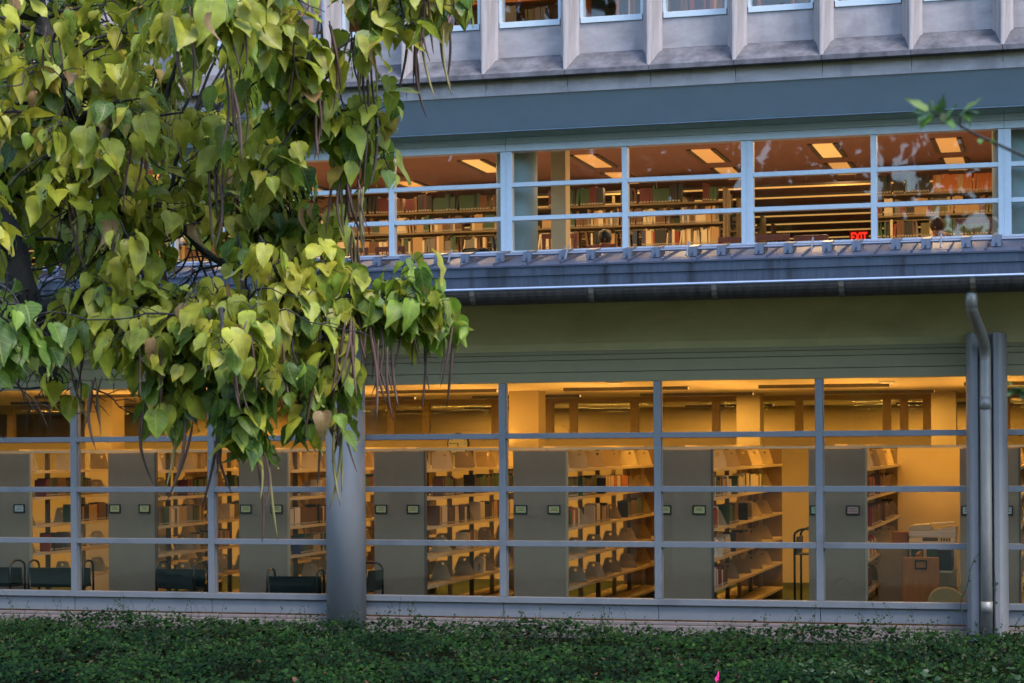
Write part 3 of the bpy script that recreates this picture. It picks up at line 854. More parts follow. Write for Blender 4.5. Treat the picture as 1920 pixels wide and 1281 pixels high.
magazine_file(PR[6] - 0.22, YF + 0.4, LV[1] + 0.004, 'white magazine file with an arched opening on the seventh lower stack beside red books')
# tie bar above the ranges
s = MB(); s.box(-26, 3.0, 1.06, 1.11, 1.957, 1.985)
tag(s.build('stack_tie_bar', M['shelf']), 'long cream steel bar running over the tops of the lower stacks', 'tie bar')
# small paper notice taped to the third stack
s = MB(); s.box(-0.055, 0.055, -0.003, 0.003, -0.04, 0.04)
o = s.build('paper_notice', M['white'], None, loc=(-11.02, 1.55, 0.98))
tag(o, 'small white paper notice with a red drawing between the second and third lower stacks', 'notice')
s = MB(); s.tube([(-0.035, -0.006, 0.015), (-0.01, -0.006, 0.0), (0.005, -0.006, 0.012), (0.03, -0.006, -0.02)], 0.005, 5); s.build('drawing', M['red'], o)

# ------------------------------------------------------------------ wall clock
t = thing('wall_clock', 'round wall clock with black rim on the cream wall above the lower stacks', 'clock', (-10.95, YB, 2.06))
def disc(mb, r0, y0, y1, n=36):
    mb.prism([(r0 * math.cos(2 * math.pi * k / n), r0 * math.sin(2 * math.pi * k / n)) for k in range(n)], 'y', y0, y1)
s = MB(); disc(s, 0.21, -0.05, 0.0); s.build('rim', M['black'], t)
s = MB(); disc(s, 0.187, -0.055, -0.051); s.build('dial', M['dial'], t)
for k in range(1, 13):
    a = R(90 - 30 * k)
    text('numeral', str(k), 0.05, M['black'], t, (0.148 * math.cos(a), -0.057, 0.148 * math.sin(a)), ext=0.001)
s = MB(); s.box(-0.006, 0.006, -0.062, -0.058, -0.10, 0.02); s.build('hand', M['black'], t)
s = MB(); s.prism([(-0.15, 0.012), (-0.15, 0.020), (0.02, 0.005), (0.02, -0.005)], 'y', -0.066, -0.063); s.build('hand', M['black'], t)

# ------------------------------------------------------------------ book carts
def book_cart(x, y, L, rz, label, h=0.98):
    t = thing('book_cart', label, 'book cart', (x, y, -0.5), rz, 'dark metal book carts')
    for sx in (-1, 1):
        s = MB()
        xx = sx * L / 2
        pts = [(xx, -0.17, 0.10), (xx, -0.17, h - 0.09)]
        for k in range(1, 8):
            a = math.pi * k / 8
            pts.append((xx, -0.17 * math.cos(a), h - 0.09 + 0.09 * math.sin(a)))
        pts += [(xx, 0.17, h - 0.09), (xx, 0.17, 0.10)]
        s.tube(pts, 0.016, 8)
        s.build('end_frame', M['cart_tube'], t, smooth=True)
        for yy in (-0.17, 0.17):
            s = MB(); s.prism([(yy + 0.045 * math.cos(2 * math.pi * k / 14), 0.05 + 0.045 * math.sin(2 * math.pi * k / 14)) for k in range(14)], 'x', xx - 0.014, xx + 0.014)
            c_ = s.build('caster', M['black'], t)
            s = MB(); s.box(xx - 0.02, xx + 0.02, yy - 0.02, yy + 0.02, 0.07, 0.11); s.build('fork', M['steel'], c_)
    for zz_ in (0.18, h - 0.36):
        s = MB(); s.box(-L / 2 + 0.02, L / 2 - 0.02, -0.16, 0.16, zz_, zz_ + 0.014); s.build('shelf', M['cart'], t)
    s = MB(); s.prism([(-0.165, h - 0.36), (-0.150, h - 0.36), (-0.185, h - 0.09), (-0.20, h - 0.09)], 'x', -L / 2 + 0.03, L / 2 - 0.03); s.build('side_panel', M['cart'], t)
    s = MB(); s.prism([(0.165, h - 0.36), (0.150, h - 0.36), (0.13, h - 0.11), (0.145, h - 0.11)], 'x', -L / 2 + 0.03, L / 2 - 0.03); s.build('side_panel', M['cart'], t)
    return t
book_cart(-14.33, 0.50, 0.72, R(-6), 'dark book cart cut off by the left edge of the window row')
book_cart(-13.34, 0.52, 0.80, R(4), 'dark book cart between the first and second lower stacks')
book_cart(-11.52, 0.50, 0.60, R(-8), 'dark book cart in front of the aisle right of the second lower stack')
book_cart(-9.88, 0.50, 0.68, R(5), 'dark low book cart in front of the third lower stack', 0.90)
book_cart(-8.95, 0.55, 0.45, R(80), 'dark book cart mostly hidden behind the round column', 0.98)
book_cart(-3.42, 3.4, 0.55, R(88), 'tall dark book cart end-on in the aisle right of the sixth lower stack', 1.35)

# ------------------------------------------------------------------ copier corner
t = thing('photocopier', 'beige office photocopier with raised feeder against the bright partition', 'photocopier', (-1.73, 3.1, 0))
s = MB(); s.box(-0.29, 0.29, -0.24, 0.26, -0.5, 0.66); s.build('cabinet', M['offwhite'], t, bevel=0.01)
s = MB(); s.prism([(-0.33, 0.665), (-0.33, 0.70), (-0.22, 0.755), (0.26, 0.755), (0.26, 0.665)], 'x', -0.30, 0.30); cp = s.build('control_panel', M['offwhite'], t, bevel=0.008)
s = MB()
s.prism([(-0.318, 0.712), (-0.318, 0.718), (-0.245, 0.7525), (-0.245, 0.747)], 'x', -0.12, 0.08)
s.build('screen', M['black'], cp)
s = MB()
for k in range(4):
    for j in range(2):
        s.prism([(-0.318 + 0.035 * j, 0.712 + 0.0165 * j), (-0.318 + 0.035 * j, 0.720 + 0.0165 * j), (-0.295 + 0.035 * j, 0.7315 + 0.0165 * j), (-0.295 + 0.035 * j, 0.7235 + 0.0165 * j)], 'x', 0.115 + 0.035 * k, 0.138 + 0.035 * k)
s.build('keypad', M['black'], cp)
s = MB(); s.box(-0.31, 0.31, -0.21, 0.25, 0.758, 0.84); s.build('scanner_lid', M['white'], t, bevel=0.012)
s = MB(); s.prism([(-0.31, 0.842), (-0.31, 0.885), (-0.25, 0.915), (-0.05, 0.93), (0.0, 0.86), (0.0, 0.842)], 'y', -0.2, 0.22); s.build('document_feeder', M['offwhite'], t, bevel=0.008)
s = MB(); s.prism([(-0.02, 0.925), (-0.02, 0.94), (0.27, 0.955), (0.27, 0.935)], 'y', -0.17, 0.17); s.prism([(0.0, 0.842), (0.31, 0.842), (0.31, 0.90), (0.0, 0.85)], 'y', -0.19, 0.2); s.build('paper_tray', M['white'], t, bevel=0.004)
for zz_ in (-0.35, -0.1, 0.1, 0.28, 0.46):
    s = MB(); s.box(-0.27, 0.27, -0.256, -0.242, zz_, zz_ + 0.165); s.build('paper_drawer', M['white'], t, bevel=0.005)
# low oak bookcase
OX, OY = -1.80, 1.62
t = thing('low_bookcase', 'low oak bookcase end with an empty black label frame below the photocopier', 'bookcase', (OX, OY, 0))
s = MB(); s.prism([(-0.245, -0.5), (0.245, -0.5), (0.235, 0.56), (-0.225, 0.56)], 'y', 0.0, 0.035); s.build('end_panel', M['wood'], t, bevel=0.012)
s = MB(); a, b2 = -0.07, 0.085
s.box(a, b2, -0.012, -0.001, 0.405, 0.425).box(a, b2, -0.012, -0.001, 0.505, 0.52).box(a, a + 0.016, -0.012, -0.001, 0.425, 0.505).box(b2 - 0.016, b2, -0.012, -0.001, 0.425, 0.505)
s.build('label_frame', M['black'], t)
s = MB(); s.box(-0.03, 0.40, 0.04, 1.1, 0.36, 0.385).box(-0.03, 0.40, 0.04, 1.1, 0.04, 0.06); s.build('shelf', M['shelf'], t)
s = MB(); s.box(-0.06, -0.03, 0.04, 1.1, 0.04, 0.60); s.build('back_panel', M['wood'], t)
s = MB(); s.box(-0.06, 0.40, 1.1, 1.13, -0.5, 0.62); s.build('end_panel', M['shelf'], t)
s = MB(); s.box(0.385, 0.40, 0.04, 1.1, -0.5, 0.04); s.build('kick_board', M['wood'], t)
for k in range(9):
    add_book((OX + 0.40 - 0.01, OY + 0.06 + 0.062 * k, 0.388), 0.055, 0.18, 0.26 + 0.02 * (k % 3), R(90), 0.0, ['black', 'cream', 'dark green', 'grey'][k % 4], 'on the low oak bookcase by the photocopier', 5.0)
# green and white binders seen over it
for k, (dx_, c_, nm) in enumerate(((-0.17, 'dark green', 'binder'), (0.03, 'dark green', 'binder'))):
    add_book((OX + dx_, OY + 0.75, 0.42), 0.15, 0.05, 0.22, 0.0, 0.0, c_, 'standing face-out behind the low oak bookcase top', 9.0)
# task chair
t = thing('task_chair', 'tan upholstered task chair with rounded back at the copier window', 'chair', (-1.43, 0.62, 0))
s = MB()
prof = []
for k in range(17):
    a = math.pi * k / 16
    prof.append((0.215 * math.cos(a) * (1.0), 0.0 + 0.215 * (max(0, math.sin(a)) ** 0.8)))
prof = prof[::-1]
pts = [(-0.19, -0.10)] + [(p_[0], p_[1]) for p_ in prof] + [(0.19, -0.10)]
s.prism([(a, 0.04 + b) for a, b in pts], 'y', -0.03, 0.04)
s.build('backrest', M['chairfab'], t, bevel=0.022)
s = MB(); s.prism([(0.22 * math.cos(2 * math.pi * k / 24), 0.30 + 0.22 * math.sin(2 * math.pi * k / 24)) for k in range(24)], 'z', -0.12, -0.05); s.build('seat', M['chairfab'], t, bevel=0.02)
s = MB(); s.tube([(0, 0.3, -0.12), (0, 0.3, -0.42)], 0.028, 10).tube([(0, 0.03, 0.0), (0, 0.05, -0.09), (0, 0.28, -0.115)], 0.018, 8)
for k in range(5):
    a = 2 * math.pi * k / 5
    s.tube([(0, 0.3, -0.41), (0.26 * math.cos(a), 0.3 + 0.26 * math.sin(a), -0.44)], 0.02, 8)
s.build('base', M['black'], t)
for k in range(5):
    a = 2 * math.pi * k / 5
    s = MB(); s.tube([(0.26 * math.cos(a) - 0.012, 0.3 + 0.26 * math.sin(a), -0.473), (0.26 * math.cos(a) + 0.012, 0.3 + 0.26 * math.sin(a), -0.473)], 0.026, 10); s.build('caster', M['black'], t)
# box and red items on the range end near the copier
s = MB(); s.box(-0.11, 0.11, -0.08, 0.08, 0, 0.16); s.box(-0.112, 0.112, -0.082, 0.082, 0.12, 0.162)
tag(s.build('cardboard_box', M['wood'], None, bevel=0.004, loc=(-2.17, 3.2, 0.655)), 'brown cardboard box left of the photocopier', 'box')
s = MB(); s.box(-0.2, 0.2, -0.2, 0.2, -0.5, 0.655)
tag(s.build('filing_cabinet', M['bracket'], None, bevel=0.006, loc=(-2.26, 3.2, 0)), 'tan filing cabinet left of the photocopier under a cardboard box', 'cabinet')

# ------------------------------------------------------------------ upper floor stacks
UZ = [4.24, 4.56, 4.905, 5.25, 5.60, 5.94]
def upper_stack(x0, x1, y, label, full, group):
    t = thing('library_stack', label, 'bookshelf', ((x0 + x1) / 2, y, 3.8), group=group)
    cx = (x0 + x1) / 2
    n = max(1, round((x1 - x0) / 0.92))
    for zz_ in UZ:
        s = MB(); s.box(x0 - cx, x1 - cx, 0, 0.23, zz_ - 3.8 - 0.025, zz_ - 3.8).box(x0 - cx, x1 - cx, -0.006, 0.012, zz_ - 3.8 - 0.026, zz_ - 3.8 + 0.003); s.build('shelf', M['shelf_up'], t)
        if full: 
            s = MB(); s.box(x0 - cx, x1 - cx, 0.27, 0.5, zz_ - 3.8 - 0.025, zz_ - 3.8); s.build('shelf', M['shelf_up'], t)
    for k in range(n + 1):
        xx = x0 + (x1 - x0) * k / n - cx
        s = MB(); s.box(xx - 0.02, xx + 0.02, 0.234, 0.27, 0, 2.32); s.build('upright', M['bracket'], t)
    for xx in (x0 - cx, x1 - cx):
        s = MB(); s.box(xx - 0.015, xx + 0.015, -0.01, 0.51, 0, 2.36); s.build('end_panel', M['shelf_up'], t)
    return t
LEFT_END, RIGHT_START = -5.28, -2.93
for k in range(5):
    y = 7.6 + 1.37 * k
    upper_stack(-16.5, LEFT_END, y, 'upper floor steel book stack left of the open aisle, %s row from the windows' % ORD[k], k == 0, 'upper floor stacks left of the aisle')
    if k < 1: upper_stack(RIGHT_START, 2.5, y, 'upper floor steel book stack right of the open aisle with red and orange sets', True, 'upper floor stacks right of the aisle')
def up_row(x0, length, lev, pal, where, hmin, hmax, fill=1.0, y=7.615, wmin=0.02, wmax=0.042):
    row_books((x0, y, UZ[lev] + 0.002), length, 0.0, hmin, hmax, pal, where, 1.0, fill, wmin=wmin, wmax=wmax)
LN = {2: 'bottom row in view', 3: 'third row from the top', 4: 'second row from the top', 5: 'top row'}
for (xa, xb, nm) in ((-15.2, -12.5, 'on the upper stack far left behind the tree'), (-12.45, -9.05, 'on the upper stack behind the windows left of the pale round column'), (-8.43, -7.0, 'on the upper stack just right of the pale round column'), (-6.98, -5.34, 'on the upper stack beside the open aisle')):
    for lev in (5, 4, 3, 2):
        where = nm + ', ' + LN[lev]
        x = xa
        while x < xb - 0.1:
            L = min(random.uniform(0.5, 1.2), xb - x)
            if lev == 5:
                if random.random() < 0.16: x += random.uniform(0.2, 0.4); continue
                up_row(x, L, lev, random.choice([PAL_DARK, ['dark green', 'black'], ['black', 'brown', 'maroon'], ['dark green', 'black', 'maroon']]), where, 0.22, 0.31, wmin=0.03, wmax=0.06)
            else:
                up_row(x, L, lev, random.choice([PAL_UP, PAL_UP, ['tan', 'brown', 'dark green', 'cream'], ['brown', 'cream', 'grey', 'tan']]), where, 0.20, 0.285, 0.98)
            x += L
for (xa, xb, lev, pal, h0, h1) in ((-2.88, -2.0, 5, ['black', 'dark green', 'dark green'], 0.28, 0.32), (-1.98, 0.6, 5, ['orange', 'tan', 'orange'], 0.27, 0.275), (-2.88, 0.6, 4, PAL_MIX, 0.2, 0.27), (-2.88, -1.95, 3, PAL_MIX, 0.22, 0.28),
                                   (-1.93, 0.6, 3, ['dark green'], 0.27, 0.272), (-2.88, -1.85, 2, PAL_MIX, 0.24, 0.29), (-1.75, 0.6, 2, ['red'], 0.295, 0.30)):
    up_row(xa, xb - xa, lev, pal, 'on the upper stack right of the open aisle, ' + LN[lev], h0, h1, 1.0, wmin=0.035, wmax=0.05)
for k in range(1, 5):
    y = 7.6 + 1.37 * k
    for lev in (5, 4, 3, 2): up_row(LEFT_END - 1.6, 1.5, lev, PAL_MIX, 'on a stack end receding along the upper aisle, ' + LN[lev], 0.2, 0.29, 0.9, y=y + 0.015)

# ------------------------------------------------------------------ upper floor tables, chairs, readers
def spindle_chair(x, y, rz, label, w=0.46, h=1.0):
    h += 0.09
    t = thing('spindle_chair', label, 'chair', (x, y, 3.8), rz, 'reddish spindle back chairs by the upper windows')
    s = MB(); s.box(-w / 2, w / 2, -0.22, 0.22, 0.43, 0.465); s.build('seat', M['redwood'], t, bevel=0.012)
    for sx in (-1, 1):
        s = MB(); s.tube([(sx * (w / 2 - 0.03), -0.19, 0), (sx * (w / 2 - 0.03), -0.19, 0.43)], 0.02, 8); s.build('leg', M['redwood'], t)
        s = MB(); s.tube([(sx * (w / 2 - 0.03), 0.20, 0), (sx * (w / 2 - 0.03), 0.20, 0.45), (sx * (w / 2 - 0.02), 0.26, h)], 0.02, 8); s.build('leg', M['redwood'], t)
    s = MB(); s.box(-w / 2, w / 2, 0.235, 0.27, h - 0.07, h); s.box(-w / 2 + 0.02, w / 2 - 0.02, 0.21, 0.235, 0.62, 0.66); s.build('back_rail', M['redwood'], t, bevel=0.006)
    n = max(5, int(w / 0.065))
    for k in range(n):
        xx = -w / 2 + 0.05 + (w - 0.1) * k / (n - 1)
        s = MB(); s.tube([(xx, 0.222, 0.64), (xx, 0.252, h - 0.05)], 0.010, 6); s.build('spindle', M['redwood'], t)
for (x, y, rz, lb, w, h) in ((-9.62, 1.9, R(5), 'reddish spindle chair behind the hanging pods, left one of the pair', 0.46, 0.92), (-9.10, 1.9, R(-4), 'reddish spindle chair behind the hanging pods, right one of the pair', 0.46, 0.92),
                             (-6.62, 1.9, R(6), 'tall backed reddish spindle chair right beside the inner brown post', 0.50, 1.02), (-6.12, 2.0, R(-8), 'lower reddish spindle chair in front of the dark haired reader', 0.44, 0.86),
                             (-4.20, 1.8, R(4), 'reddish spindle chair at the right end of the window before the aisle', 0.46, 0.88), (-3.72, 1.85, R(3), 'reddish spindle chair at the start of the aisle window', 0.46, 0.9),
                             (-3.24, 1.9, R(-3), 'second reddish spindle chair in the aisle window, nearer the EXIT sign', 0.46, 0.88), (-1.12, 1.8, R(0), 'reddish spindle chair in front of the red book set beside the round column', 0.48, 1.02)):
    spindle_chair(x, y, rz, lb, w, h)
for (x, lb) in ((-7.9, 'reading table under the black bag on the upper floor'), (-5.0, 'reading table between two chairs on the upper floor'), (-2.3, 'reading table of the brown haired reader on the upper floor')):
    t = thing('reading_table', lb, 'table', (x, 1.3, 3.8))
    s = MB(); s.box(-0.6, 0.6, -0.4, 0.4, 0.62, 0.655); s.build('table_top', M['wood'], t, bevel=0.006)
    for sx in (-1, 1):
        for sy in (-1, 1):
            s = MB(); s.box(sx * 0.54 - 0.03, sx * 0.54 + 0.03, sy * 0.34 - 0.03, sy * 0.34 + 0.03, 0, 0.62); s.build('leg', M['wood'], t)
def ellipsoid(mb, c, r, n=16, mrows=10, bump=0.0):
    vs, fs = [], []
    for i in range(mrows + 1):
        th = math.pi * i / mrows
        for k in range(n):
            ph = 2 * math.pi * k / n
            q = 1 + bump * math.sin(5 * ph + 3 * th)
            vs.append((c[0] + r[0] * q * math.sin(th) * math.cos(ph), c[1] + r[1] * q * math.sin(th) * math.sin(ph), c[2] + r[2] * math.cos(th)))
    for i in range(mrows):
        for k in range(n):
            fs.append((i * n + k, (i + 1) * n + k, (i + 1) * n + (k + 1) % n, i * n + (k + 1) % n))
    mb.add(vs, fs)
def reader(x, y, rz, label, hairm):
    # seated, bending over a table: torso, neck, head, arms and legs as one remeshed body
    t = thing('person', label, 'person', (x, y, 3.8), rz)
    b = MB()
    b.tube([(0, 0.02, 0.44), (0, 0.02, 0.52), (0, 0.00, 0.66), (0, -0.07, 0.80), (0, -0.13, 0.90), (0, -0.17, 0.945), (0, -0.19, 0.985)], [0.14, 0.165, 0.15, 0.165, 0.15, 0.07, 0.055], 16)
    ellipsoid(b, (0, -0.235, 1.04), (0.075, 0.098, 0.112))
    b.tube([(0, -0.33, 1.035), (0, -0.352, 1.015), (0, -0.335, 1.005)], [0.008, 0.015, 0.012], 8)
    for sx in (-1, 1):
        ellipsoid(b, (sx * 0.076, -0.225, 1.03), (0.012, 0.02, 0.03), 8, 6)
        b.tube([(sx * 0.15, -0.12, 0.885), (sx * 0.20, -0.14, 0.82), (sx * 0.235, -0.20, 0.72), (sx * 0.24, -0.26, 0.675)], [0.05, 0.052, 0.044, 0.04], 10)
        b.tube([(sx * 0.24, -0.25, 0.685), (sx * 0.20, -0.36, 0.69), (sx * 0.12, -0.46, 0.69)], [0.04, 0.034, 0.026], 10)
        b.tube([(sx * 0.12, -0.45, 0.69), (sx * 0.08, -0.52, 0.685)], [0.03, 0.034], 8)
        for f_ in range(4):
            b.tube([(sx * 0.08 + 0.015 * (f_ - 1.5), -0.51, 0.685), (sx * 0.06 + 0.017 * (f_ - 1.5), -0.56, 0.685), (sx * 0.055 + 0.017 * (f_ - 1.5), -0.585 + 0.006 * abs(f_ - 1.5), 0.675)], [0.010, 0.009, 0.007], 6)
        b.tube([(sx * 0.05, -0.49, 0.69), (sx * 0.02, -0.52, 0.69)], [0.012, 0.008], 6)
        b.tube([(sx * 0.09, 0.0, 0.49), (sx * 0.10, -0.22, 0.51), (sx * 0.11, -0.42, 0.49)], [0.095, 0.085, 0.062], 12)
        b.tube([(sx * 0.11, -0.41, 0.50), (sx * 0.11, -0.42, 0.28), (sx * 0.11, -0.40, 0.07)], [0.062, 0.056, 0.04], 12)
        b.tube([(sx * 0.11, -0.37, 0.04), (sx * 0.115, -0.55, 0.035)], [0.045, 0.035], 8)
    o = b.build('body', M['skin'], t)
    rm = o.modifiers.new('remesh', 'REMESH'); rm.mode = 'VOXEL'; rm.voxel_size = 0.012; rm.use_smooth_shade = True
    c = MB()
    c.tube([(0, 0.02, 0.43), (0, 0.02, 0.52), (0, 0.00, 0.66), (0, -0.07, 0.80), (0, -0.13, 0.905), (0, -0.155, 0.935)], [0.15, 0.178, 0.163, 0.178, 0.16, 0.085], 16)
    for sx in (-1, 1):
        c.tube([(sx * 0.13, -0.11, 0.885), (sx * 0.20, -0.14, 0.82), (sx * 0.235, -0.20, 0.72), (sx * 0.24, -0.26, 0.675), (sx * 0.20, -0.36, 0.69)], [0.06, 0.064, 0.056, 0.052, 0.044], 10)
    o = c.build('shirt', M['cloth'], t)
    rm = o.modifiers.new('remesh', 'REMESH'); rm.mode = 'VOXEL'; rm.voxel_size = 0.012; rm.use_smooth_shade = True
    h = MB(); ellipsoid(h, (0, -0.232, 1.058), (0.096, 0.124, 0.108), 28, 14, 0.03)
    h.build('hair', hairm, t, smooth=True)
    s = MB(); s.box(-0.22, 0.22, -0.2, 0.24, 0.40, 0.435).box(-0.2, 0.2, 0.2, 0.23, 0.435, 0.84)
    for sx in (-1, 1):
        s.box(sx * 0.2 - 0.015, sx * 0.2 + 0.015, -0.19, -0.16, 0, 0.40).box(sx * 0.2 - 0.015, sx * 0.2 + 0.015, 0.2, 0.23, 0, 0.44)
    ch = s.build('reading_chair', M['redwood'], None, loc=(x, y, 3.8)); ch.rotation_euler = (0, 0, rz)
    tag(ch, 'wooden chair under the %s' % ('brown haired reader' if hairm is M['hair'] else 'dark haired reader'), 'chair')
reader(-6.10, 2.55, R(12), 'dark haired person bent over reading behind the low spindle chair', M['hair_dark'])
reader(-1.56, 2.45, R(-10), 'brown haired person bent over reading in front of the red book set', M['hair'])
s = MB()
ellipsoid(s, (0, 0, 0.10), (0.23, 0.16, 0.12), 24, 12, 0.07); ellipsoid(s, (0.12, 0.02, 0.14), (0.12, 0.12, 0.10), 18, 10, 0.09)
s.tube([(-0.2, 0, 0.12), (-0.14, -0.02, 0.22), (0.0, 0.0, 0.23), (0.06, 0, 0.20)], 0.012, 8)
tag(s.build('bag', M['bag'], None, smooth=True, loc=(-7.68, 1.55, 4.452)), 'black slumped bag on the table behind the window left of the pale column', 'bag')

# ------------------------------------------------------------------ top storey bookcases
for k in range(7):
    x0 = -14.5 + 2.4 * k
    t = thing('library_stack', 'brown bookcase just inside the top storey windows', 'bookshelf', (x0, 2.4, 7.0), group='top storey bookcases')
    for zz_ in (0.1, 0.5, 0.85, 1.2, 1.55):
        s = MB(); s.box(-0.95, 0.95, 0, 0.3, zz_ - 0.03, zz_); s.build('shelf', M['wood'], t)
    for xx in (-0.97, 0.97):
        s = MB(); s.box(xx - 0.02, xx + 0.02, -0.01, 0.31, 0, 1.7); s.build('side_panel', M['wood'], t)
    s = MB(); s.box(-0.95, 0.95, 0.3, 0.32, 0, 1.7); s.build('back_panel', M['wood'], t)
    for zz_ in (0.5, 0.85, 1.2): row_books((x0 - 0.93, 2.42, 7.0 + zz_ + 0.002), 1.85, 0.0, 0.2, 0.28, PAL_MIX, 'in a top storey bookcase', 0.25, 0.9)

# ------------------------------------------------------------------ make the books: largest 290 as things, rest as one mass
BOOKS.sort(key=lambda b: -b[0])
def book_matrix(b):
    _, pos, w, d, h, yaw, tilt, col, where = b
    # run along local x, spine at local y=0 towards viewer side: for yaw 90 the spine faces +X
    return Matrix.Translation(pos) @ Matrix.Rotation(yaw, 4, 'Z') @ Matrix.Rotation(tilt, 4, 'Y') @ Matrix.Diagonal((w, d, h, 1))
proto = {c: bookmesh(0).mesh('book', [M['book ' + c], M['pages'], M['spine_label']]) for c in BOOKC}
for b in BOOKS[:290]:
    o = bpy.data.objects.new('book', proto[b[7]])
    COL.objects.link(o)
    o.matrix_world = book_matrix(b)
    tag(o, '%s book %s' % (b[7], b[8]), 'book', '%s books %s' % (b[7], b[8]))
rest = MB()
cols = list(BOOKC)
pm = bookmesh(0)
for b in BOOKS[290:]:
    mx = book_matrix(b)
    vs = [mx @ Vector(v) for v in pm.v]
    o_ = len(rest.v)
    rest.v += [tuple(v) for v in vs]
    rest.f += [tuple(i + o_ for i in f) for f in pm.f]
    rest.m += [cols.index(b[7]) if mi == 0 else len(cols) + mi - 1 for mi in pm.m]
tag(rest.build('distant_books', [M['book ' + c] for c in cols] + [M['pages'], M['spine_label']]), 'mass of smaller books filling the farther library shelves', 'books', kind='stuff')

# ------------------------------------------------------------------ leaves helper
class Leaves:
    def __init__(s): s.V, s.F, s.C, s.U, s.n = [], [], [], [], 0
    def add(s, v, f, col, uv):
        s.V.append(v); s.F.append(f + s.n); s.C.append(np.repeat(np.array([(*col, 1.0)]), len(v), 0)); s.U.append(uv); s.n += len(v)
    def build(s, name, m, parent=None, loc=(0, 0, 0), smooth=True):
        V = np.concatenate(s.V) - np.array(loc) * (0 if parent is None else 1)
        F = np.concatenate(s.F); C = np.concatenate(s.C); U = np.concatenate(s.U)
        me = bpy.data.meshes.new(name)
        k = F.shape[1]
        me.vertices.add(len(V)); me.vertices.foreach_set('co', V.astype(np.float32).ravel())
        me.loops.add(F.size); me.loops.foreach_set('vertex_index', F.astype(np.int32).ravel())
        me.polygons.add(len(F)); me.polygons.foreach_set('loop_start', (np.arange(len(F)) * k).astype(np.int32))
        me.polygons.foreach_set('use_smooth', np.full(len(F), smooth))
        a = me.attributes.new('leaf_colour', 'FLOAT_COLOR', 'POINT'); a.data.foreach_set('color', C.astype(np.float32).ravel())
        ul = me.uv_layers.new(name='leaf_uv'); ul.data.foreach_set('uv', U[F.ravel()].astype(np.float32).ravel())
        me.materials.append(m)
        me.update(calc_edges=True); me.validate()
        o = bpy.data.objects.new(name, me); COL.objects.link(o)
        if parent: o.parent = parent
        return o
RT_ = np.array([0, .04, .13, .27, .43, .6, .76, .9, 1.0])
RW_ = np.array([.06, .31, .44, .49, .44, .325, .17, .045, .0])
CC_ = np.array([-1, -.55, 0, .55, 1.0])
_t, _c = np.meshgrid(RT_, CC_, indexing='ij')
_w = np.repeat(RW_[:, None], 5, 1)
_F = []
for i in range(8):
    for j in range(4): _F.append((i * 5 + j, i * 5 + j + 1, (i + 1) * 5 + j + 1, (i + 1) * 5 + j))
LF = np.array(_F)
LUV = np.stack([0.5 + 0.5 * (_c * _w / 0.5), _t], -1).reshape(-1, 2)
def leaf(L, base, d, nrm, size, col, fold=None, curl=None, width=0.80):
    fold = rng.uniform(0.02, 0.55) if fold is None else fold
    curl = rng.uniform(-0.15, 0.55) if curl is None else curl
    width = width * rng.uniform(0.82, 1.08)
    x = _c * _w * width
    y = _t - 0.10 * np.abs(_c) ** 1.5 * np.clip(1 - _t * 4, 0, 1)
    z = fold * np.abs(x) - curl * _t ** 2 + 0.02 * np.sin(_t * 14 + rng.uniform(0, 6)) * np.abs(_c) + 0.06 * rng.uniform(-1, 1) * _c * _t - 0.5 * rng.uniform(0, .35) * x ** 2
    ed = np.abs(_c) ** 2
    x = x + rng.uniform(-.22, .22) * _t ** 2 + ed * 0.025 * np.sin(_t * rng.uniform(9, 20) + rng.uniform(0, 6)) * np.sign(_c)
    z = z + ed * rng.uniform(.0, .05) * np.sin(_t * rng.uniform(8, 16) + rng.uniform(0, 6))
    tw_ = rng.normal(0, .45) * _t
    x, z = x * np.cos(tw_) - z * np.sin(tw_), x * np.sin(tw_) + z * np.cos(tw_)
    d = np.array(d) / np.linalg.norm(d)
    nrm = np.array(nrm) - d * np.dot(nrm, d); nrm /= np.linalg.norm(nrm)
    sd = np.cross(d, nrm)
    P = np.array(base) + size * (x[..., None] * sd + y[..., None] * d + z[..., None] * nrm)
    L.add(P.reshape(-1, 3), LF, col, LUV)

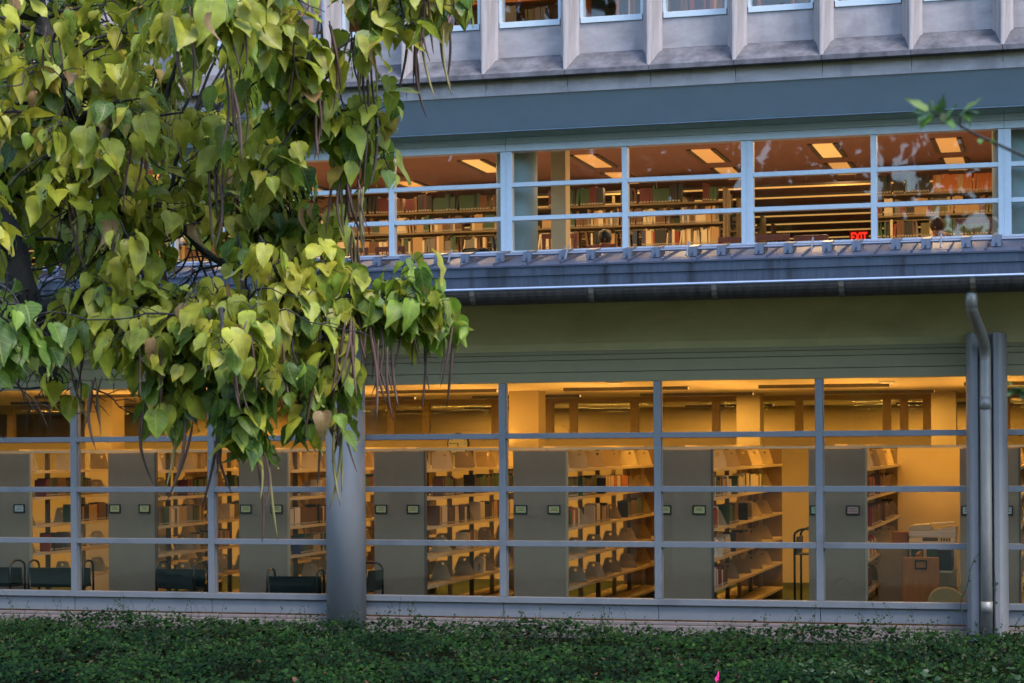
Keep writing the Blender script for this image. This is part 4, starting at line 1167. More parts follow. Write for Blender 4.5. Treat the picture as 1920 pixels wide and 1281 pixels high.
# ------------------------------------------------------------------ catalpa tree
CRUZ = at(-330, 1290, 12.8)
TREE_LOC = Vector((CRUZ.x, CRUZ.y, -0.46))
T = thing('catalpa_tree', 'large catalpa tree with yellow green heart shaped leaves and long hanging brown pods', 'tree', TREE_LOC)
def W(pts): return [at(*p) for p in pts]
LIMBS = [
    [(-250, 330, 12.6), (-120, 320, 12.5), (-40, 370, 12.3), (12, 450, 12.1), (42, 530, 12.0), (62, 590, 12.0), (78, 650, 12.0), (97, 712, 12.05)],
    [(-270, -60, 12.7), (-60, -130, 12.4), (50, -60, 12.0), (80, 40, 11.8), (108, 120, 11.7), (130, 190, 11.7), (145, 255, 11.7), (165, 320, 11.8), (205, 365, 11.9), (262, 400, 12.0)],
    [(-270, -120, 12.7), (0, -260, 12.6), (190, -150, 12.6), (185, -30, 12.8), (165, 20, 12.9), (140, 80, 13.0), (95, 120, 13.0), (40, 190, 13.0), (10, 300, 13.0)],
    [(62, 590, 12.0), (130, 560, 11.8), (220, 555, 11.5), (370, 588, 11.3), (470, 575, 11.3), (560, 555, 11.3), (660, 560, 11.4), (740, 555, 11.5), (768, 535, 11.5)],
    [(165, 320, 11.8), (240, 400, 11.9), (310, 405, 12.2), (350, 432, 12.3), (380, 470, 12.3), (440, 505, 12.3), (520, 520, 12.2), (525, 470, 12.1), (548, 425, 12.1), (580, 400, 12.1)],
    [(0, -260, 12.6), (220, -260, 12.2), (420, -170, 11.5), (600, -110, 11.3), (740, -70, 11.4), (850, -30, 11.6)],
    [(420, -170, 11.5), (470, -60, 11.0), (560, 80, 11.1), (600, 160, 11.3), (640, 215, 11.6), (690, 215, 11.7)],
    [(-40, 370, 12.3), (60, 330, 12.9), (170, 250, 13.4), (270, 220, 13.6), (380, 260, 13.6), (450, 300, 13.4), (500, 330, 13.2)],
    [(12, 450, 12.1), (-30, 520, 11.2), (0, 580, 10.8), (40, 620, 10.8)],
]
RADS = [(0.13, 0.05), (0.055, 0.025), (0.05, 0.018), (0.06, 0.010), (0.035, 0.011), (0.08, 0.014), (0.035, 0.010), (0.04, 0.010), (0.04, 0.010)]
nodes = []
def smooth_pts(ps, sub=4):
    out = []
    for i in range(len(ps) - 1):
        p0, p1, p2, p3 = ps[max(0, i - 1)], ps[i], ps[i + 1], ps[min(len(ps) - 1, i + 2)]
        for k in range(sub):
            t = k / sub
            out.append(0.5 * ((2 * p1) + (p2 - p0) * t + (2 * p0 - 5 * p1 + 4 * p2 - p3) * t * t + (3 * p1 - p0 - 3 * p2 + p3) * t ** 3))
    out.append(ps[-1]); return out
tr_pts = [TREE_LOC + Vector((0, 0, -0.1)), TREE_LOC + Vector((0.05, 0, 1.2)), at(-290, 700, 12.7), at(-265, 330, 12.65), at(-270, 0, 12.7), at(-250, -300, 12.7)]
s = MB(); s.tube([p - TREE_LOC for p in smooth_pts(tr_pts)], [0.36 - 0.20 * k / (len(tr_pts) * 4 - 4) for k in range(len(tr_pts) * 4 - 3)], 16)
s.build('trunk', M['bark'], T, smooth=True)
for pts, (ra, rb) in zip(LIMBS, RADS):
    P = smooth_pts([p + Vector((random.uniform(-1, 1), random.uniform(-1, 1), random.uniform(-1, 1))) * 0.015 for p in W(pts)])
    n = len(P)
    rr = [ra + (rb - ra) * (k / (n - 1)) for k in range(n)]
    s = MB(); s.tube([p - TREE_LOC for p in P], rr, 10)
    s.build('limb', M['bark'], T, smooth=True)
    nodes += [(p, r_) for p, r_ in zip(P, rr)]
# leaf clusters: (pixel x, pixel y, metres from camera)
CL = [(850, 15, 11.4), (805, 40, 11.5), (760, 45, 11.2), (720, 50, 11.4), (695, 20, 11.3), (735, 5, 11.4), (800, -10, 11.4), (870, -30, 11.6), (660, 10, 11.6), (640, -40, 11.4), (700, 60, 11.3), (780, 20, 11.6),
      (540, -40, 11.0), (600, -30, 11.2), (480, -60, 10.6), (570, 20, 11.1), (545, 70, 11.0), (525, 110, 11.1), (480, 20, 10.6), (430, -20, 10.4), (390, 0, 10.2), (345, 15, 10.2), (310, -20, 10.4), (340, 55, 10.2), (415, 45, 10.4), (470, 70, 10.7), (300, 60, 10.8), (510, 20, 10.8),
      (520, 200, 11.3), (500, 250, 11.6), (560, 150, 11.3),
      (655, 195, 11.6), (690, 212, 11.6), (640, 225, 11.6), (700, 235, 11.8),
      (610, 430, 11.7), (570, 425, 11.9), (600, 455, 11.5), (690, 300, 12.1),
      (480, 310, 11.8), (495, 380, 11.8), (470, 330, 11.9), (500, 410, 12.0), (440, 370, 11.9), (480, 430, 12.0), (430, 440, 12.0), (520, 450, 12.0),
      (735, 520, 11.5), (770, 515, 11.5), (790, 530, 11.5), (715, 530, 11.6), (760, 565, 11.5), (800, 570, 11.6), (820, 580, 11.6), (845, 600, 11.6), (805, 630, 11.6), (830, 625, 11.7), (735, 585, 11.3), (705, 600, 11.4), (680, 560, 11.4), (770, 600, 11.6), (650, 540, 11.4), (655, 590, 11.3), (725, 560, 11.4),
      (620, 545, 11.3), (600, 600, 11.2), (560, 560, 11.2), (575, 630, 11.2), (620, 650, 11.2), (600, 700, 11.2), (630, 720, 11.3), (560, 690, 11.1), (545, 740, 11.1), (590, 755, 11.2), (625, 760, 11.3), (520, 640, 11.1), (500, 580, 11.2), (530, 590, 11.2),
      (470, 540, 11.2), (430, 560, 11.1), (400, 530, 11.2), (450, 610, 10.7), (420, 640, 10.5), (460, 660, 10.7), (390, 600, 11.0), (360, 560, 11.1), (340, 600, 11.1), (490, 690, 11.1), (440, 700, 10.8), (470, 750, 11.1), (460, 800, 11.1), (440, 790, 11.2), (475, 820, 11.1), (420, 760, 11.2),
      (300, 540, 11.2), (260, 545, 11.2), (230, 570, 11.2), (310, 610, 11.1), (280, 640, 11.0), (330, 650, 11.1), (250, 620, 11.1), (200, 600, 11.2), (180, 560, 11.4), (215, 640, 11.1), (290, 690, 11.1), (340, 700, 11.1), (310, 750, 11.2), (275, 740, 11.2), (370, 660, 11.0), (350, 740, 11.2), (250, 680, 11.2),
      (160, 610, 11.4), (130, 560, 11.6), (150, 640, 11.4), (190, 660, 11.3), (120, 590, 11.6), (20, 590, 10.6), (40, 610, 10.7), (10, 640, 10.6), (-10, 600, 10.7), (60, 580, 11.0), (120, 720, 11.8), (100, 640, 12.2), (590, 785, 11.2), (625, 790, 11.3), (605, 800, 11.25), (570, 790, 11.2), (450, 830, 11.1), (478, 835, 11.1), (430, 815, 11.15), (330, 770, 11.2), (300, 770, 11.2), (370, 720, 11.1), (0, 650, 10.7), (30, 640, 10.8)]
POLY = [(-60, -120), (560, -120), (570, 60), (520, 130), (510, 240), (500, 300), (500, 380), (520, 440), (500, 480), (420, 440), (300, 480), (240, 520), (150, 540), (100, 480), (60, 400), (30, 390), (-80, 400)]
def inside(x, y, P):
    c = False; j = len(P) - 1
    for i in range(len(P)):
        if (P[i][1] > y) != (P[j][1] > y) and x < (P[j][0] - P[i][0]) * (y - P[i][1]) / (P[j][1] - P[i][1]) + P[i][0]: c = not c
        j = i
    return c
CL += [(668, 222, 11.5), (705, 225, 11.6), (640, 250, 11.6), (650, 330, 11.6), (730, 320, 11.8), (600, 500, 11.4), (640, 480, 11.6)]
CL += [(530, 175, 11.5), (545, 215, 11.7), (520, 280, 11.9), (560, 110, 11.3), (540, 470, 11.8), (560, 500, 11.6), (510, 350, 12.1)]
CL += [(15, 330, 12.6), (50, 300, 12.4), (85, 340, 12.8), (30, 400, 12.9), (70, 420, 13.0), (110, 450, 13.2), (-20, 360, 12.2), (140, 400, 13.0), (60, 250, 12.8), (10, 260, 12.5), (110, 500, 13.0), (180, 470, 12.6)]
got = 0
while got < 255:
    x, y = random.uniform(-80, 600), random.uniform(-120, 560)
    if inside(x, y, POLY):
        CL.append((x, y, random.uniform(10.9, 14.8))); got += 1
for k in range(18): CL.append((random.uniform(-420, -70), random.uniform(-200, 560), random.uniform(11.2, 14.5)))
for k in range(8): CL.append((random.uniform(-300, 820), random.uniform(-420, -130), random.uniform(11.0, 13.5)))
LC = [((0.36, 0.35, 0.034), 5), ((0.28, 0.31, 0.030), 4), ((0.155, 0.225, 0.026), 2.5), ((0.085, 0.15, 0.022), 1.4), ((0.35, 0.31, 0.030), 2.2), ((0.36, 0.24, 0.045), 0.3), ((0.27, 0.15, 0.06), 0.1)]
LCW = np.array([w for _, w in LC]); LCW = LCW / LCW.sum()
CR = Leaves()
tw = []
pods = []
for ci, (px, py, tt) in enumerate(CL):
    c = at(px, py, tt)
    best = min(nodes, key=lambda q: (q[0] - c).length)
    p0 = best[0]
    v = c - p0
    if v.length > 0.05:
        mid = p0 + v * 0.5 + Vector((random.uniform(-.06, .06), random.uniform(-.06, .06), 0.10 * v.length + random.uniform(0, .05)))
        pts = []
        for k in range(7):
            t = k / 6
            pts.append(p0 * (1 - t) ** 2 + mid * 2 * t * (1 - t) + c * t * t + Vector((random.uniform(-1, 1), random.uniform(-1, 1), random.uniform(-1, 1))) * 0.012)
        r0 = min(best[1] * 0.55, 0.010 + 0.012 * v.length)
        tw.append((pts, [r0 + (0.004 - r0) * k / 6 for k in range(7)]))
        tdir = (pts[-1] - pts[-2]).normalized()
    else:
        tdir = Vector((1, 0, 0))
    low = py > 620
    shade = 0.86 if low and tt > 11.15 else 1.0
    dense = 13
    bias = rng.normal(0, 0.22)
    droop = rng.uniform(0.15, 1.9)
    cw = LCW * (np.array([2.2, 1.6, .6, .3, 2.2, 1, 1]) if rng.random() < .5 else np.array([.6, 1.2, 1.6, 1.8, .5, .8, 1])); cw = cw / cw.sum()
    n = int(rng.integers(dense - 2, dense + 4))
    ph0 = rng.uniform(0, 6.28)
    for k in range(n):
        ph = ph0 + 2.4 * k + rng.uniform(-.3, .3)
        out = np.array([math.cos(ph), math.sin(ph), 0.0])
        st = np.array(c) - np.array(tdir) * rng.uniform(0, 0.30) + np.array([0, 0, -rng.uniform(0, .10)])
        pl = rng.uniform(0.05, 0.15)
        base = st + out * pl * rng.uniform(.5, 1) + np.array([0, 0, rng.uniform(-0.02, 0.07)])
        dn = droop * rng.uniform(0.5, 1.4)
        d = out * rng.uniform(0.1, 0.9) + np.array([0, 0, -dn - 0.25]) + rng.normal(0, 0.25, 3)
        nr = out * 0.8 + np.array([0, 0, 0.35 + 0.9 / (0.4 + droop)]) + rng.normal(0, 0.5, 3)
        col = np.array(LC[rng.choice(len(LC), p=cw)][0])
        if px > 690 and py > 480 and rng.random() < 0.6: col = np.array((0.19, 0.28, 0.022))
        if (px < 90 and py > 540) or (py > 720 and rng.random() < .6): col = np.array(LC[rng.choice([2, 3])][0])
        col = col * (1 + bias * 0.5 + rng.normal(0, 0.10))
        sz = (0.075 + 0.135 * rng.beta(1.6, 1.6)) * (1.12 if tt < 10.8 else 1.0)
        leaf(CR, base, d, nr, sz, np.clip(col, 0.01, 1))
        # petiole
        tw.append(([Vector(st), Vector((st + base) / 2 + np.array([0, 0, 0.02])), Vector(base)], [0.0028, 0.0024, 0.002]))
    if (px, py) in {(a, b) for a, b, _ in CL[:140]} and rng.random() < 0.14 or rng.random() < 0.12: pods.append((c, int(rng.integers(2, 6))))
for (px, py, tt, n) in [(650, 60, 11.5, 5), (690, 95, 11.5, 5), (610, 40, 11.3, 5), (785, 60, 11.4, 3), (825, 45, 11.5, 3), (640, 300, 11.6, 6), (655, 320, 11.6, 6), (672, 340, 11.5, 4), (600, 170, 11.3, 3), (330, 190, 11.9, 4), (430, 130, 10.7, 3), (440, 170, 10.9, 3), (215, 430, 11.4, 2), (180, 700, 11.3, 4), (715, 640, 11.3, 3), (740, 640, 11.4, 2), (640, 790, 11.3, 4), (655, 600, 11.2, 5), (495, 850, 11.1, 4), (670, 420, 11.7, 5), (350, 780, 11.2, 3), (250, 380, 11.8, 3), (150, 300, 11.7, 3), (420, 780, 11.2, 3), (135, 660, 11.6, 3)]:
    pods.append((at(px, py, tt), n))
for (px, py, tt) in ((397, 28, 10.0), (605, 775, 11.0), (572, 395, 11.7), (588, 385, 11.7), (190, 420, 11.2), (205, 415, 11.2), (350, 575, 11.0), (365, 425, 11.6), (292, 640, 11.0), (515, 490, 11.6), (530, 500, 11.6), (545, 500, 11.6), (70, 175, 11.4), (705, 95, 11.2)):
    ph = rng.uniform(0, 6.28)
    leaf(CR, np.array(at(px, py, tt)), np.array([math.cos(ph) * .5, math.sin(ph) * .5, -1]), np.array([math.cos(ph), math.sin(ph) - .6, .3]), rng.uniform(.12, .17), np.array((0.36, 0.21, 0.09)) * rng.uniform(.75, 1.15), fold=0.8, curl=0.7, width=.7)
CR.build('crown', M['leaf'], T, loc=TREE_LOC)
main = sorted([q for q in tw if len(q[0]) > 3], key=lambda q: -(q[0][0] - q[0][-1]).length * q[1][0])
wander = []
for k in range(170):
    p0 = random.choice([q for q in nodes if (q[0] - EYE).dot(RT) / (q[0] - EYE).dot(FW) < -0.125])[0].copy()
    d_ = Vector((random.uniform(-1, 1), random.uniform(-1, .4), random.uniform(-1.3, .3))).normalized()
    pts = [p0.copy()]
    for q in range(random.randint(6, 13)):
        d_ = (d_ + Vector((random.uniform(-1, 1), random.uniform(-1, 1), random.uniform(-1, .8))) * 0.42).normalized()
        p0 = p0 + d_ * random.uniform(.05, .11); pts.append(p0.copy())
        if random.random() < .3:
            e_ = (d_ + Vector((random.uniform(-1, 1), random.uniform(-1, 1), random.uniform(-1, 1)))).normalized()
            wander.append(([p0.copy(), p0 + e_ * .07, p0 + e_ * .13 + Vector((0, 0, -.02))], [.0035, .003, .002]))
    wander.append((pts, [.008 - .0055 * i_ / (len(pts) - 1) for i_ in range(len(pts))]))
keep = main[:96]
for pts, rr in keep:
    s = MB(); s.tube([p - TREE_LOC for p in pts], rr, 6, cap=False)
    s.build('branch', M['bark'], T, smooth=True)
s = MB()
for pts, rr in wander: s.tube([p - TREE_LOC for p in pts], rr, 5, cap=False)
for pts, rr in main[96:]: s.tube([p - TREE_LOC for p in pts], rr, 5, cap=False)
for pts, rr in tw:
    if len(pts) <= 3: s.tube([p - TREE_LOC for p in pts], rr, 4, cap=False)
tag(s.build('twigs', M['bark'], T, smooth=True), kind='stuff')
podm = []
for k in range(8):
    L_ = rng.uniform(0.24, 0.44); bx, by = rng.uniform(-.07, .07, 2); sx_, sy_ = rng.uniform(-.04, .04, 2)
    pts = [(bx * t * t + sx_ * math.sin(3.1 * t), by * t * t + sy_ * math.sin(3.1 * t), -L_ * t) for t in [j / 9 for j in range(10)]]
    s = MB(); s.tube(pts, [0.003, 0.0055, 0.0072, 0.0078, 0.0078, 0.0076, 0.007, 0.006, 0.0045, 0.001], 6)
    podm.append(s.mesh('seed_pod', M['pod_green'] if k in (3, 6) else M['pod'], True))
np_ = 0
rest = MB()
for c, n in pods[::-1]:
    for k in range(n):
        p = c + Vector((random.uniform(-.05, .05), random.uniform(-.05, .05), random.uniform(-.04, .02))) - TREE_LOC
        rot = (random.uniform(-.15, .15), random.uniform(-.15, .15), random.uniform(0, 6.28)); sc = random.uniform(0.75, 1.2)
        me = random.choice(podm)
        if np_ < 100: inst('seed_pod', me, T, p, rot, (sc, sc, sc))
        else:
            mx = Matrix.Translation(p) @ Matrix.Rotation(rot[2], 4, 'Z') @ Matrix.Rotation(rot[0], 4, 'X') @ Matrix.Diagonal((sc, sc, sc, 1))
            o_ = len(rest.v); rest.v += [tuple(mx @ v.co) for v in me.vertices]; fs = [tuple(i + o_ for i in q.vertices) for q in me.polygons]; rest.f += fs; rest.m += [0] * len(fs)
        np_ += 1
if rest.f: tag(rest.build('hanging_pods', M['pod'], T, smooth=True), kind='stuff')

# ------------------------------------------------------------------ young tree whose twig reaches in from the right
c0 = at(2230, 1500, 6.0)
YL = Vector((c0.x, c0.y, -0.46))
Y = thing('young_tree', 'slender young tree whose thin leafy twig reaches in at the right edge', 'tree', YL)
s = MB(); tp = [YL + Vector((0, 0, -0.05)), YL + Vector((0.02, 0.02, 1.0)), at(2200, 900, 6.0), at(2190, 500, 5.9), at(2170, 200, 5.9)]
s.tube([p - YL for p in smooth_pts(tp)], [0.035 - 0.02 * k / 16 for k in range(17)], 10); s.build('trunk', M['bark'], Y, smooth=True)
s = MB()
tws = smooth_pts([at(2190, 500, 5.9), at(2080, 380, 5.7), at(1960, 312, 5.4), at(1880, 275, 5.2), at(1820, 247, 5.1), at(1780, 222, 5.05), at(1745, 208, 5.0)])
s.tube([p - YL for p in tws], [0.007 - 0.0055 * k / (len(tws) - 1) for k in range(len(tws))], 7)
s.tube([p - YL for p in [at(1802, 241, 5.08), at(1800, 222, 5.06), at(1812, 205, 5.05)]], 0.002, 5)
s.tube([p - YL for p in smooth_pts([at(2195, 850, 6.0), at(2060, 770, 5.6), at(1960, 740, 5.2), at(1900, 728, 5.0)])], [0.007 - 0.0004 * k for k in range(13)], 6)
s.tube([p - YL for p in smooth_pts([at(2170, 200, 5.9), at(2150, 60, 5.9), at(2180, -60, 5.9)])], [0.012, 0.01, 0.009, 0.008, 0.007, 0.006, 0.006, 0.005, 0.004], 6)
s.build('branch', M['bark'], Y, smooth=True)
YLv = Leaves()
for (px, py, dxp, dyp, sz, cc) in [(1738, 205, -38, -18, .062, 0), (1736, 210, -34, -2, .05, 1), (1738, 213, -26, 22, .06, 1), (1745, 215, -22, 30, .055, 2), (1748, 206, -8, -28, .052, 1), (1752, 208, 10, -18, .045, 2), (1762, 212, 8, -26, .05, 1), (1775, 224, 14, -26, .05, 2), (1778, 228, 12, 14, .05, 2), (1772, 226, -6, -24, .05, 3),
                                   (1808, 207, 22, -16, .052, 0), (1812, 207, 30, 4, .058, 1), (1808, 212, 18, 20, .055, 2), (1806, 214, 26, 30, .055, 1), (1838, 262, -4, 14, .03, 2), (1860, 268, -2, -10, .028, 2), (1900, 728, -8, -14, .035, 2), (1906, 730, 16, -12, .045, 2), (1912, 732, 12, 16, .05, 1), (1903, 732, -20, 10, .035, 1), (1918, 735, 16, -8, .045, 1), (1950, 738, 10, 16, .05, 1), (2000, 350, 10, -30, .06, 1), (2050, 380, 10, 30, .06, 2), (2100, 420, -10, -30, .06, 1)]:
    b_ = np.array(at(px, py, 5.04)); e_ = np.array(at(px + dxp, py + dyp, 5.0 + rng.uniform(-.03, .03)))
    col = [(0.14, 0.20, 0.04), (0.05, 0.10, 0.03), (0.08, 0.17, 0.02), (0.20, 0.22, 0.14)][cc]
    leaf(YLv, b_, e_ - b_, np.array([0.2, -0.6, 0.7]) + rng.normal(0, .35, 3), sz, col, fold=0.2, curl=0.1, width=0.5)
for k in range(160):
    p_ = at(2190 + rng.normal(0, 40), rng.uniform(-120, 700), 5.9 + rng.normal(0, .12)); d_ = rng.normal(0, 1, 3); d_[2] -= .5
    leaf(YLv, np.array(p_), d_, np.array([0, -.4, .8]) + rng.normal(0, .3, 3), rng.uniform(.045, .07), (0.06, 0.12, 0.025), width=.62)
YLv.build('crown', M['smallleaf'], Y, loc=YL)

# ------------------------------------------------------------------ ivy ground cover
def ivy_leaves(P, nrm, size, col, ang):
    # five lobed leaves, one fan each: P (n,3) nrm (n,3)
    n = len(P)
    ang_t = np.radians([90, 62, 40, 20, -8, -40, -90, -140, -172, 160, 140, 118])
    rad_t = np.array([1.0, .58, .80, .52, .66, .42, .22, .42, .66, .52, .80, .58])
    nrm = nrm / np.linalg.norm(nrm, axis=1, keepdims=True)
    ref = np.stack([np.cos(ang), np.sin(ang), np.zeros(n)], 1)
    u = np.cross(nrm, ref); u /= np.linalg.norm(u, axis=1, keepdims=True)
    v = np.cross(nrm, u)
    k = len(ang_t)
    ring = P[:, None] + size[:, None, None] * (rad_t[None, :, None] * (np.cos(ang_t)[None, :, None] * u[:, None] + np.sin(ang_t)[None, :, None] * v[:, None])) - nrm[:, None] * (size[:, None, None] * 0.22 * rad_t[None, :, None])
    V = np.concatenate([P[:, None], ring], 1).reshape(-1, 3)
    f = np.array([(0, 1 + i, 1 + (i + 1) % k) for i in range(k)])
    F = (np.arange(n)[:, None, None] * (k + 1) + f[None]).reshape(-1, 3)
    C = np.repeat(np.concatenate([col, np.ones((n, 1))], 1), k + 1, 0)
    return V, F, C
def hfield(x, y):
    return 0.02 * np.sin(x * 13.3 + 2 * np.sin(y * 5)) * np.sin(y * 11) + 0.14 * np.sin(x * 1.7 + 0.6 * y) * np.cos(y * 1.9 - .4 * x) * .5 + 0.05 * np.sin(x * 4.3 + 1) * np.sin(y * 3.7) + 0.03 * np.sin(x * 9.1) * np.cos(y * 8.3 + 2)
def scatter(n, xa, xb, ya, yb):
    return rng.uniform(xa, xb, n), rng.uniform(ya, yb, n)
IV = Leaves()
xa, ya = scatter(34000, -15.5, 2.0, -4.9, -0.33)
xb, yb = scatter(27000, -15.5, 3.0, -7.4, -4.9)
x = np.concatenate([xa, xb]); y = np.concatenate([ya, yb])
n = len(x)
edge = np.clip((-0.30 - y) / 0.25, 0, 1)
top = -0.36 + (0.20 + hfield(x, y)) * (0.35 + 0.65 * edge)
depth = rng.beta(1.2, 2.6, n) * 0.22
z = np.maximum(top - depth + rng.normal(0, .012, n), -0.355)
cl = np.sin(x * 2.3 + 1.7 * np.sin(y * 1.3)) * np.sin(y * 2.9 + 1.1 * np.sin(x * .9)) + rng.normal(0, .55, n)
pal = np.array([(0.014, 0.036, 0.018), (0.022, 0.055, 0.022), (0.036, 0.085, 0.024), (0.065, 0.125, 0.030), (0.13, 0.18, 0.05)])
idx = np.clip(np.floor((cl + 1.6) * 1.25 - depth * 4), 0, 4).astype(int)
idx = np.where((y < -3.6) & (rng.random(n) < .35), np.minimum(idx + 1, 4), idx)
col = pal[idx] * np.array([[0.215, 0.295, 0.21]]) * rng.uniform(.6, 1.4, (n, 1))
brown = rng.random(n) < 0.006
col[brown] = (0.10, 0.05, 0.03)
nr = np.stack([rng.normal(0, .45, n), rng.normal(-.35, .45, n), np.full(n, 0.9)], 1)
size = rng.uniform(0.020, 0.050, n) * np.where(idx >= 4, .7, 1)
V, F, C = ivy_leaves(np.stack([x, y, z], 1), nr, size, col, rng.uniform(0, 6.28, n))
# upright pale shoots
sh = MB()
SP = []
for k in range(620):
    if k < 110: sx, sy, hh = rng.uniform(-14.5, 0.5), rng.uniform(-0.62, -0.34), rng.uniform(.08, .30)
    else: sx, sy, hh = rng.uniform(-14.5, 0.5), rng.uniform(-5, -.6), rng.uniform(.05, .16)
    zt = -0.36 + 0.20 + float(hfield(sx, sy)) - 0.05
    lx, ly = rng.normal(0, .08), rng.normal(0, .05)
    if k < 110: ly = abs(ly) * .3
    pts = [(sx, sy, zt - .05), (sx + lx * .4, sy + ly * .4, zt + hh * .55), (sx + lx, sy + ly, zt + hh)]
    sh.tube(pts, [.0028, .0022, .0014], 4)
    for q in range(int(rng.integers(4, 9))):
        t_ = rng.uniform(.15, 1); SP.append((sx + lx * t_ + rng.normal(0, .022), sy + ly * t_ + rng.normal(0, .015), zt + hh * t_ + rng.normal(0, .015)))
SP = np.array(SP); m_ = len(SP)
V2, F2, C2 = ivy_leaves(SP, np.stack([rng.normal(0, .6, m_), rng.normal(-.6, .4, m_), rng.uniform(.2, .9, m_)], 1), rng.uniform(.010, .026, m_), np.array([(0.075, 0.13, 0.035), (0.045, 0.095, 0.028), (0.12, 0.16, 0.055)])[rng.integers(0, 3, m_)] * 0.38 * rng.uniform(.8, 1.2, (m_, 1)), rng.uniform(0, 6.28, m_))
IV.V = [V, V2]; IV.F = [F, F2 + len(V)]; IV.C = [C, C2]; IV.U = [np.zeros((len(V), 2)), np.zeros((len(V2), 2))]
iv = IV.build('ivy', M['ivy'], smooth=False)
tag(iv, 'dark green ivy ground cover along the foot of the library', 'ivy', kind='stuff')
tag(sh.build('ivy_stems', M['bark']), 'thin ivy shoots rising from the ground cover', 'ivy', kind='stuff')
# pale broad-leaved weeds in the near right corner
wl = Leaves()
for k in range(90):
    cx_, cy_ = rng.uniform(-2.5, -0.3), rng.uniform(-6.3, -5.4)
    ph = rng.uniform(0, 6.28)
    leaf(wl, np.array([cx_, cy_, -0.12 + rng.uniform(-.05, .10)]), np.array([math.cos(ph), math.sin(ph), rng.uniform(-.3, .5)]), np.array([0, -.3, 1]) + rng.normal(0, .3, 3), rng.uniform(.035, .075), np.array((0.030, 0.062, 0.018)) * rng.uniform(.7, 1.25), fold=.15, width=.9)
tag(wl.build('weeds', M['smallleaf']), 'lighter green broad leaved weeds among the ivy at the near right corner', 'weeds', kind='stuff')
# ivy runner climbing beside the downpipe
vine = thing('climbing_vine', 'small dark ivy vine climbing the split column beside the drainpipe', 'vine', (-1.15, -0.40, -0.30))
s = MB()
vp = [Vector(q) for q in ((0.0, 0, 0.0), (-0.02, 0.0, 0.25), (-0.06, 0.22, 0.42), (0.02, 0.03, 0.62), (0.06, -0.02, 0.80), (0.11, -0.03, 0.95), (0.17, -0.03, 1.02))]
s.tube(smooth_pts(vp), 0.0035, 5); s.tube(smooth_pts([Vector(q) for q in ((0.36, -.03, 0), (0.345, -.03, .3), (0.35, -.03, .65), (0.34, -.03, .8))]), 0.003, 5)
s.build('stem', M['bark'], vine)
vl = Leaves()
for q in ((-.02, -.02, .36), (-.10, .1, .34), (-.03, 0, .52), (.02, -.03, .62), (.05, -.04, .70), (.06, -.04, .82), (.11, -.05, .93), (.16, -.05, 1.02), (.36, -.05, .67), (.35, -.05, .60), (.35, -.05, .45), (.05, -.03, .12), (.12, -.04, .18), (.2, -.04, .1)):
    V_, F_, C_ = ivy_leaves(np.array([q]), np.array([[rng.normal(0, .3), -1.0, .4]]), np.array([rng.uniform(.02, .036)]), np.array([(0.02, 0.05, 0.02)]), np.array([rng.uniform(0, 6)]))
    vl.V.append(V_); vl.F.append(F_ + vl.n); vl.C.append(C_); vl.U.append(np.zeros((len(V_), 2))); vl.n += len(V_)
o = vl.build('foliage', M['ivy']); o.parent = vine

# ------------------------------------------------------------------ pink marker flag
t = thing('marker_flag', 'small bright pink marker flag on a wire stuck in the ivy', 'flag', at(1346, 1258, 18.4) - Vector((0, 0, 0.134)))
s = MB(); s.tube([(0, 0, -0.05), (0.005, 0, 0.132)], 0.0022, 6); s.build('wire', M['wire'], t)
vs = []
for k in range(7):
    a = k / 6
    vs += [(0.004 + 0.003 * math.sin(6 * a) - 0.026 * a, -0.02 * a - 0.006 * math.sin(7 * a), 0.134 - 0.075 * a), (0.006 + 0.004 * math.sin(5 * a), -0.012 * a, 0.134 - 0.16 * a)]
s = MB(); s.add(vs, [(2 * k, 2 * k + 1, 2 * k + 3, 2 * k + 2) for k in range(6)])
o = s.build('pennant', M['flag'], t)
b = o.modifiers.new('solid', 'SOLIDIFY'); b.thickness = 0.0012

# ------------------------------------------------------------------ trees across the lawn, behind the camera (seen in the glass)
def far_tree(seed):
    r_ = np.random.default_rng(seed)
    n = 2600
    blobs = [(r_.normal(0, 1.6), r_.normal(0, 1.6), r_.uniform(4.0, 11.5), r_.uniform(1.2, 2.4)) for _ in range(14)]
    bi = r_.integers(0, 14, n)
    B = np.array(blobs)[bi]
    d = r_.normal(0, 1, (n, 3)); d /= np.linalg.norm(d, axis=1, keepdims=True)
    P = B[:, :3] + d * (B[:, 3:4] * r_.uniform(.45, 1, (n, 1)))
    a = r_.normal(0, 1, (n, 3)); a /= np.linalg.norm(a, axis=1, keepdims=True)
    b = np.cross(a, r_.normal(0, 1, (n, 3))); b /= np.linalg.norm(b, axis=1, keepdims=True)
    sz = r_.uniform(.12, .32, (n, 1))
    V = np.stack([P - a * sz, P + b * sz * .6, P + a * sz, P - b * sz * .6], 1).reshape(-1, 3)
    L = Leaves(); L.V = [V]; L.F = [np.arange(4 * n).reshape(-1, 4)]
    L.C = [np.repeat(np.concatenate([np.array([(0.06, 0.08, 0.026)]) * r_.uniform(.6, 1.5, (n, 1)), np.ones((n, 1))], 1), 4, 0)]; L.U = [np.zeros((4 * n, 2))]
    return L
LL = [far_tree(3), far_tree(5)]
tm = MB(); tm.tube([(0, 0, -.1), (0.1, 0, 3), (0, .1, 6), (.1, .2, 9)], [.32, .25, .17, .06], 10)
for k in range(4):
    a = k * 1.7; tm.tube([(0, 0, 3.5 + k), (math.cos(a), math.sin(a), 5 + k), (2 * math.cos(a), 2 * math.sin(a), 6.2 + k)], [.12, .08, .03], 7)
tmm = tm.mesh('trunk', M['bark'], True)
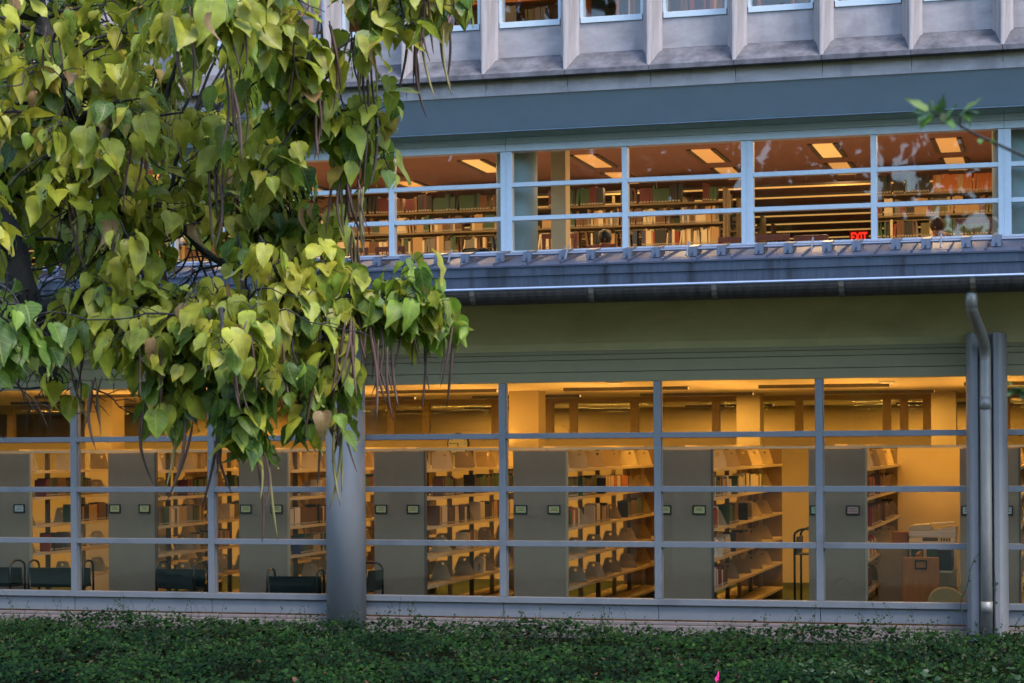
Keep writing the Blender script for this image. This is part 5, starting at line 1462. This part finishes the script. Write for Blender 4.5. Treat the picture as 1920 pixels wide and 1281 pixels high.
cm = []
# unseen mass of trees added to block horizon sky in the reflections
n = 15000
Pw = np.stack([rng.uniform(-150, 110, n), rng.uniform(-112, -98, n), np.abs(rng.normal(0, 1, n))], 1)
Pw[:, 2] = (rng.beta(1, 1.35, n) - .03) * (19 + 3 * np.sin(Pw[:, 0] * .13) + 2.5 * np.sin(Pw[:, 0] * .31)) 
a = rng.normal(0, 1, (n, 3)); a[:, 1] *= .3; a /= np.linalg.norm(a, axis=1, keepdims=True)
b = np.cross(a, np.array([[0, 1.0, 0]])) + rng.normal(0, .2, (n, 3)); b /= np.linalg.norm(b, axis=1, keepdims=True)
szw = rng.uniform(1.1, 2.6, (n, 1))
Lw = Leaves(); Lw.V = [np.stack([Pw - a * szw, Pw + b * szw * .7, Pw + a * szw, Pw - b * szw * .7], 1).reshape(-1, 3)]; Lw.F = [np.arange(4 * n).reshape(-1, 4)]
Lw.C = [np.repeat(np.concatenate([np.array([(0.06, 0.07, 0.03)]) * rng.uniform(.4, 1.8, (n, 1)), np.ones((n, 1))], 1), 4, 0)]; Lw.U = [np.zeros((4 * n, 2))]
tag(Lw.build('added_woodland', M['smallleaf'], smooth=False), 'unseen mass of dark trees added to block the horizon sky', 'added_woodland', kind='stuff')
for L in LL:
    o = L.build('crown', M['smallleaf'], smooth=False); cm.append(o.data); bpy.data.objects.remove(o)
kk = 0
for (x_, y_, sc_) in [(-52, -50, 1.2), (-44, -58, 1.4), (-37, -47, 1.0), (-31, -60, 1.35), (-25, -50, 1.05), (-19, -58, 1.3), (-13, -47, 0.95), (-7, -60, 1.25), (-1, -52, 1.1), (5, -58, 1.3), (12, -50, 1.1), (20, -56, 1.3), (28, -48, 1.2)]:
    t = thing('lawn_tree', 'leafy tree across the lawn mirrored in the library windows', 'tree', (x_, y_, -0.46), kk * 1.3, 'trees across the lawn')
    t.scale = (sc_ * 1.35, sc_ * 1.35, sc_ * 1.5)
    inst('trunk', tmm, t); inst('crown', cm[kk % 2], t); kk += 1
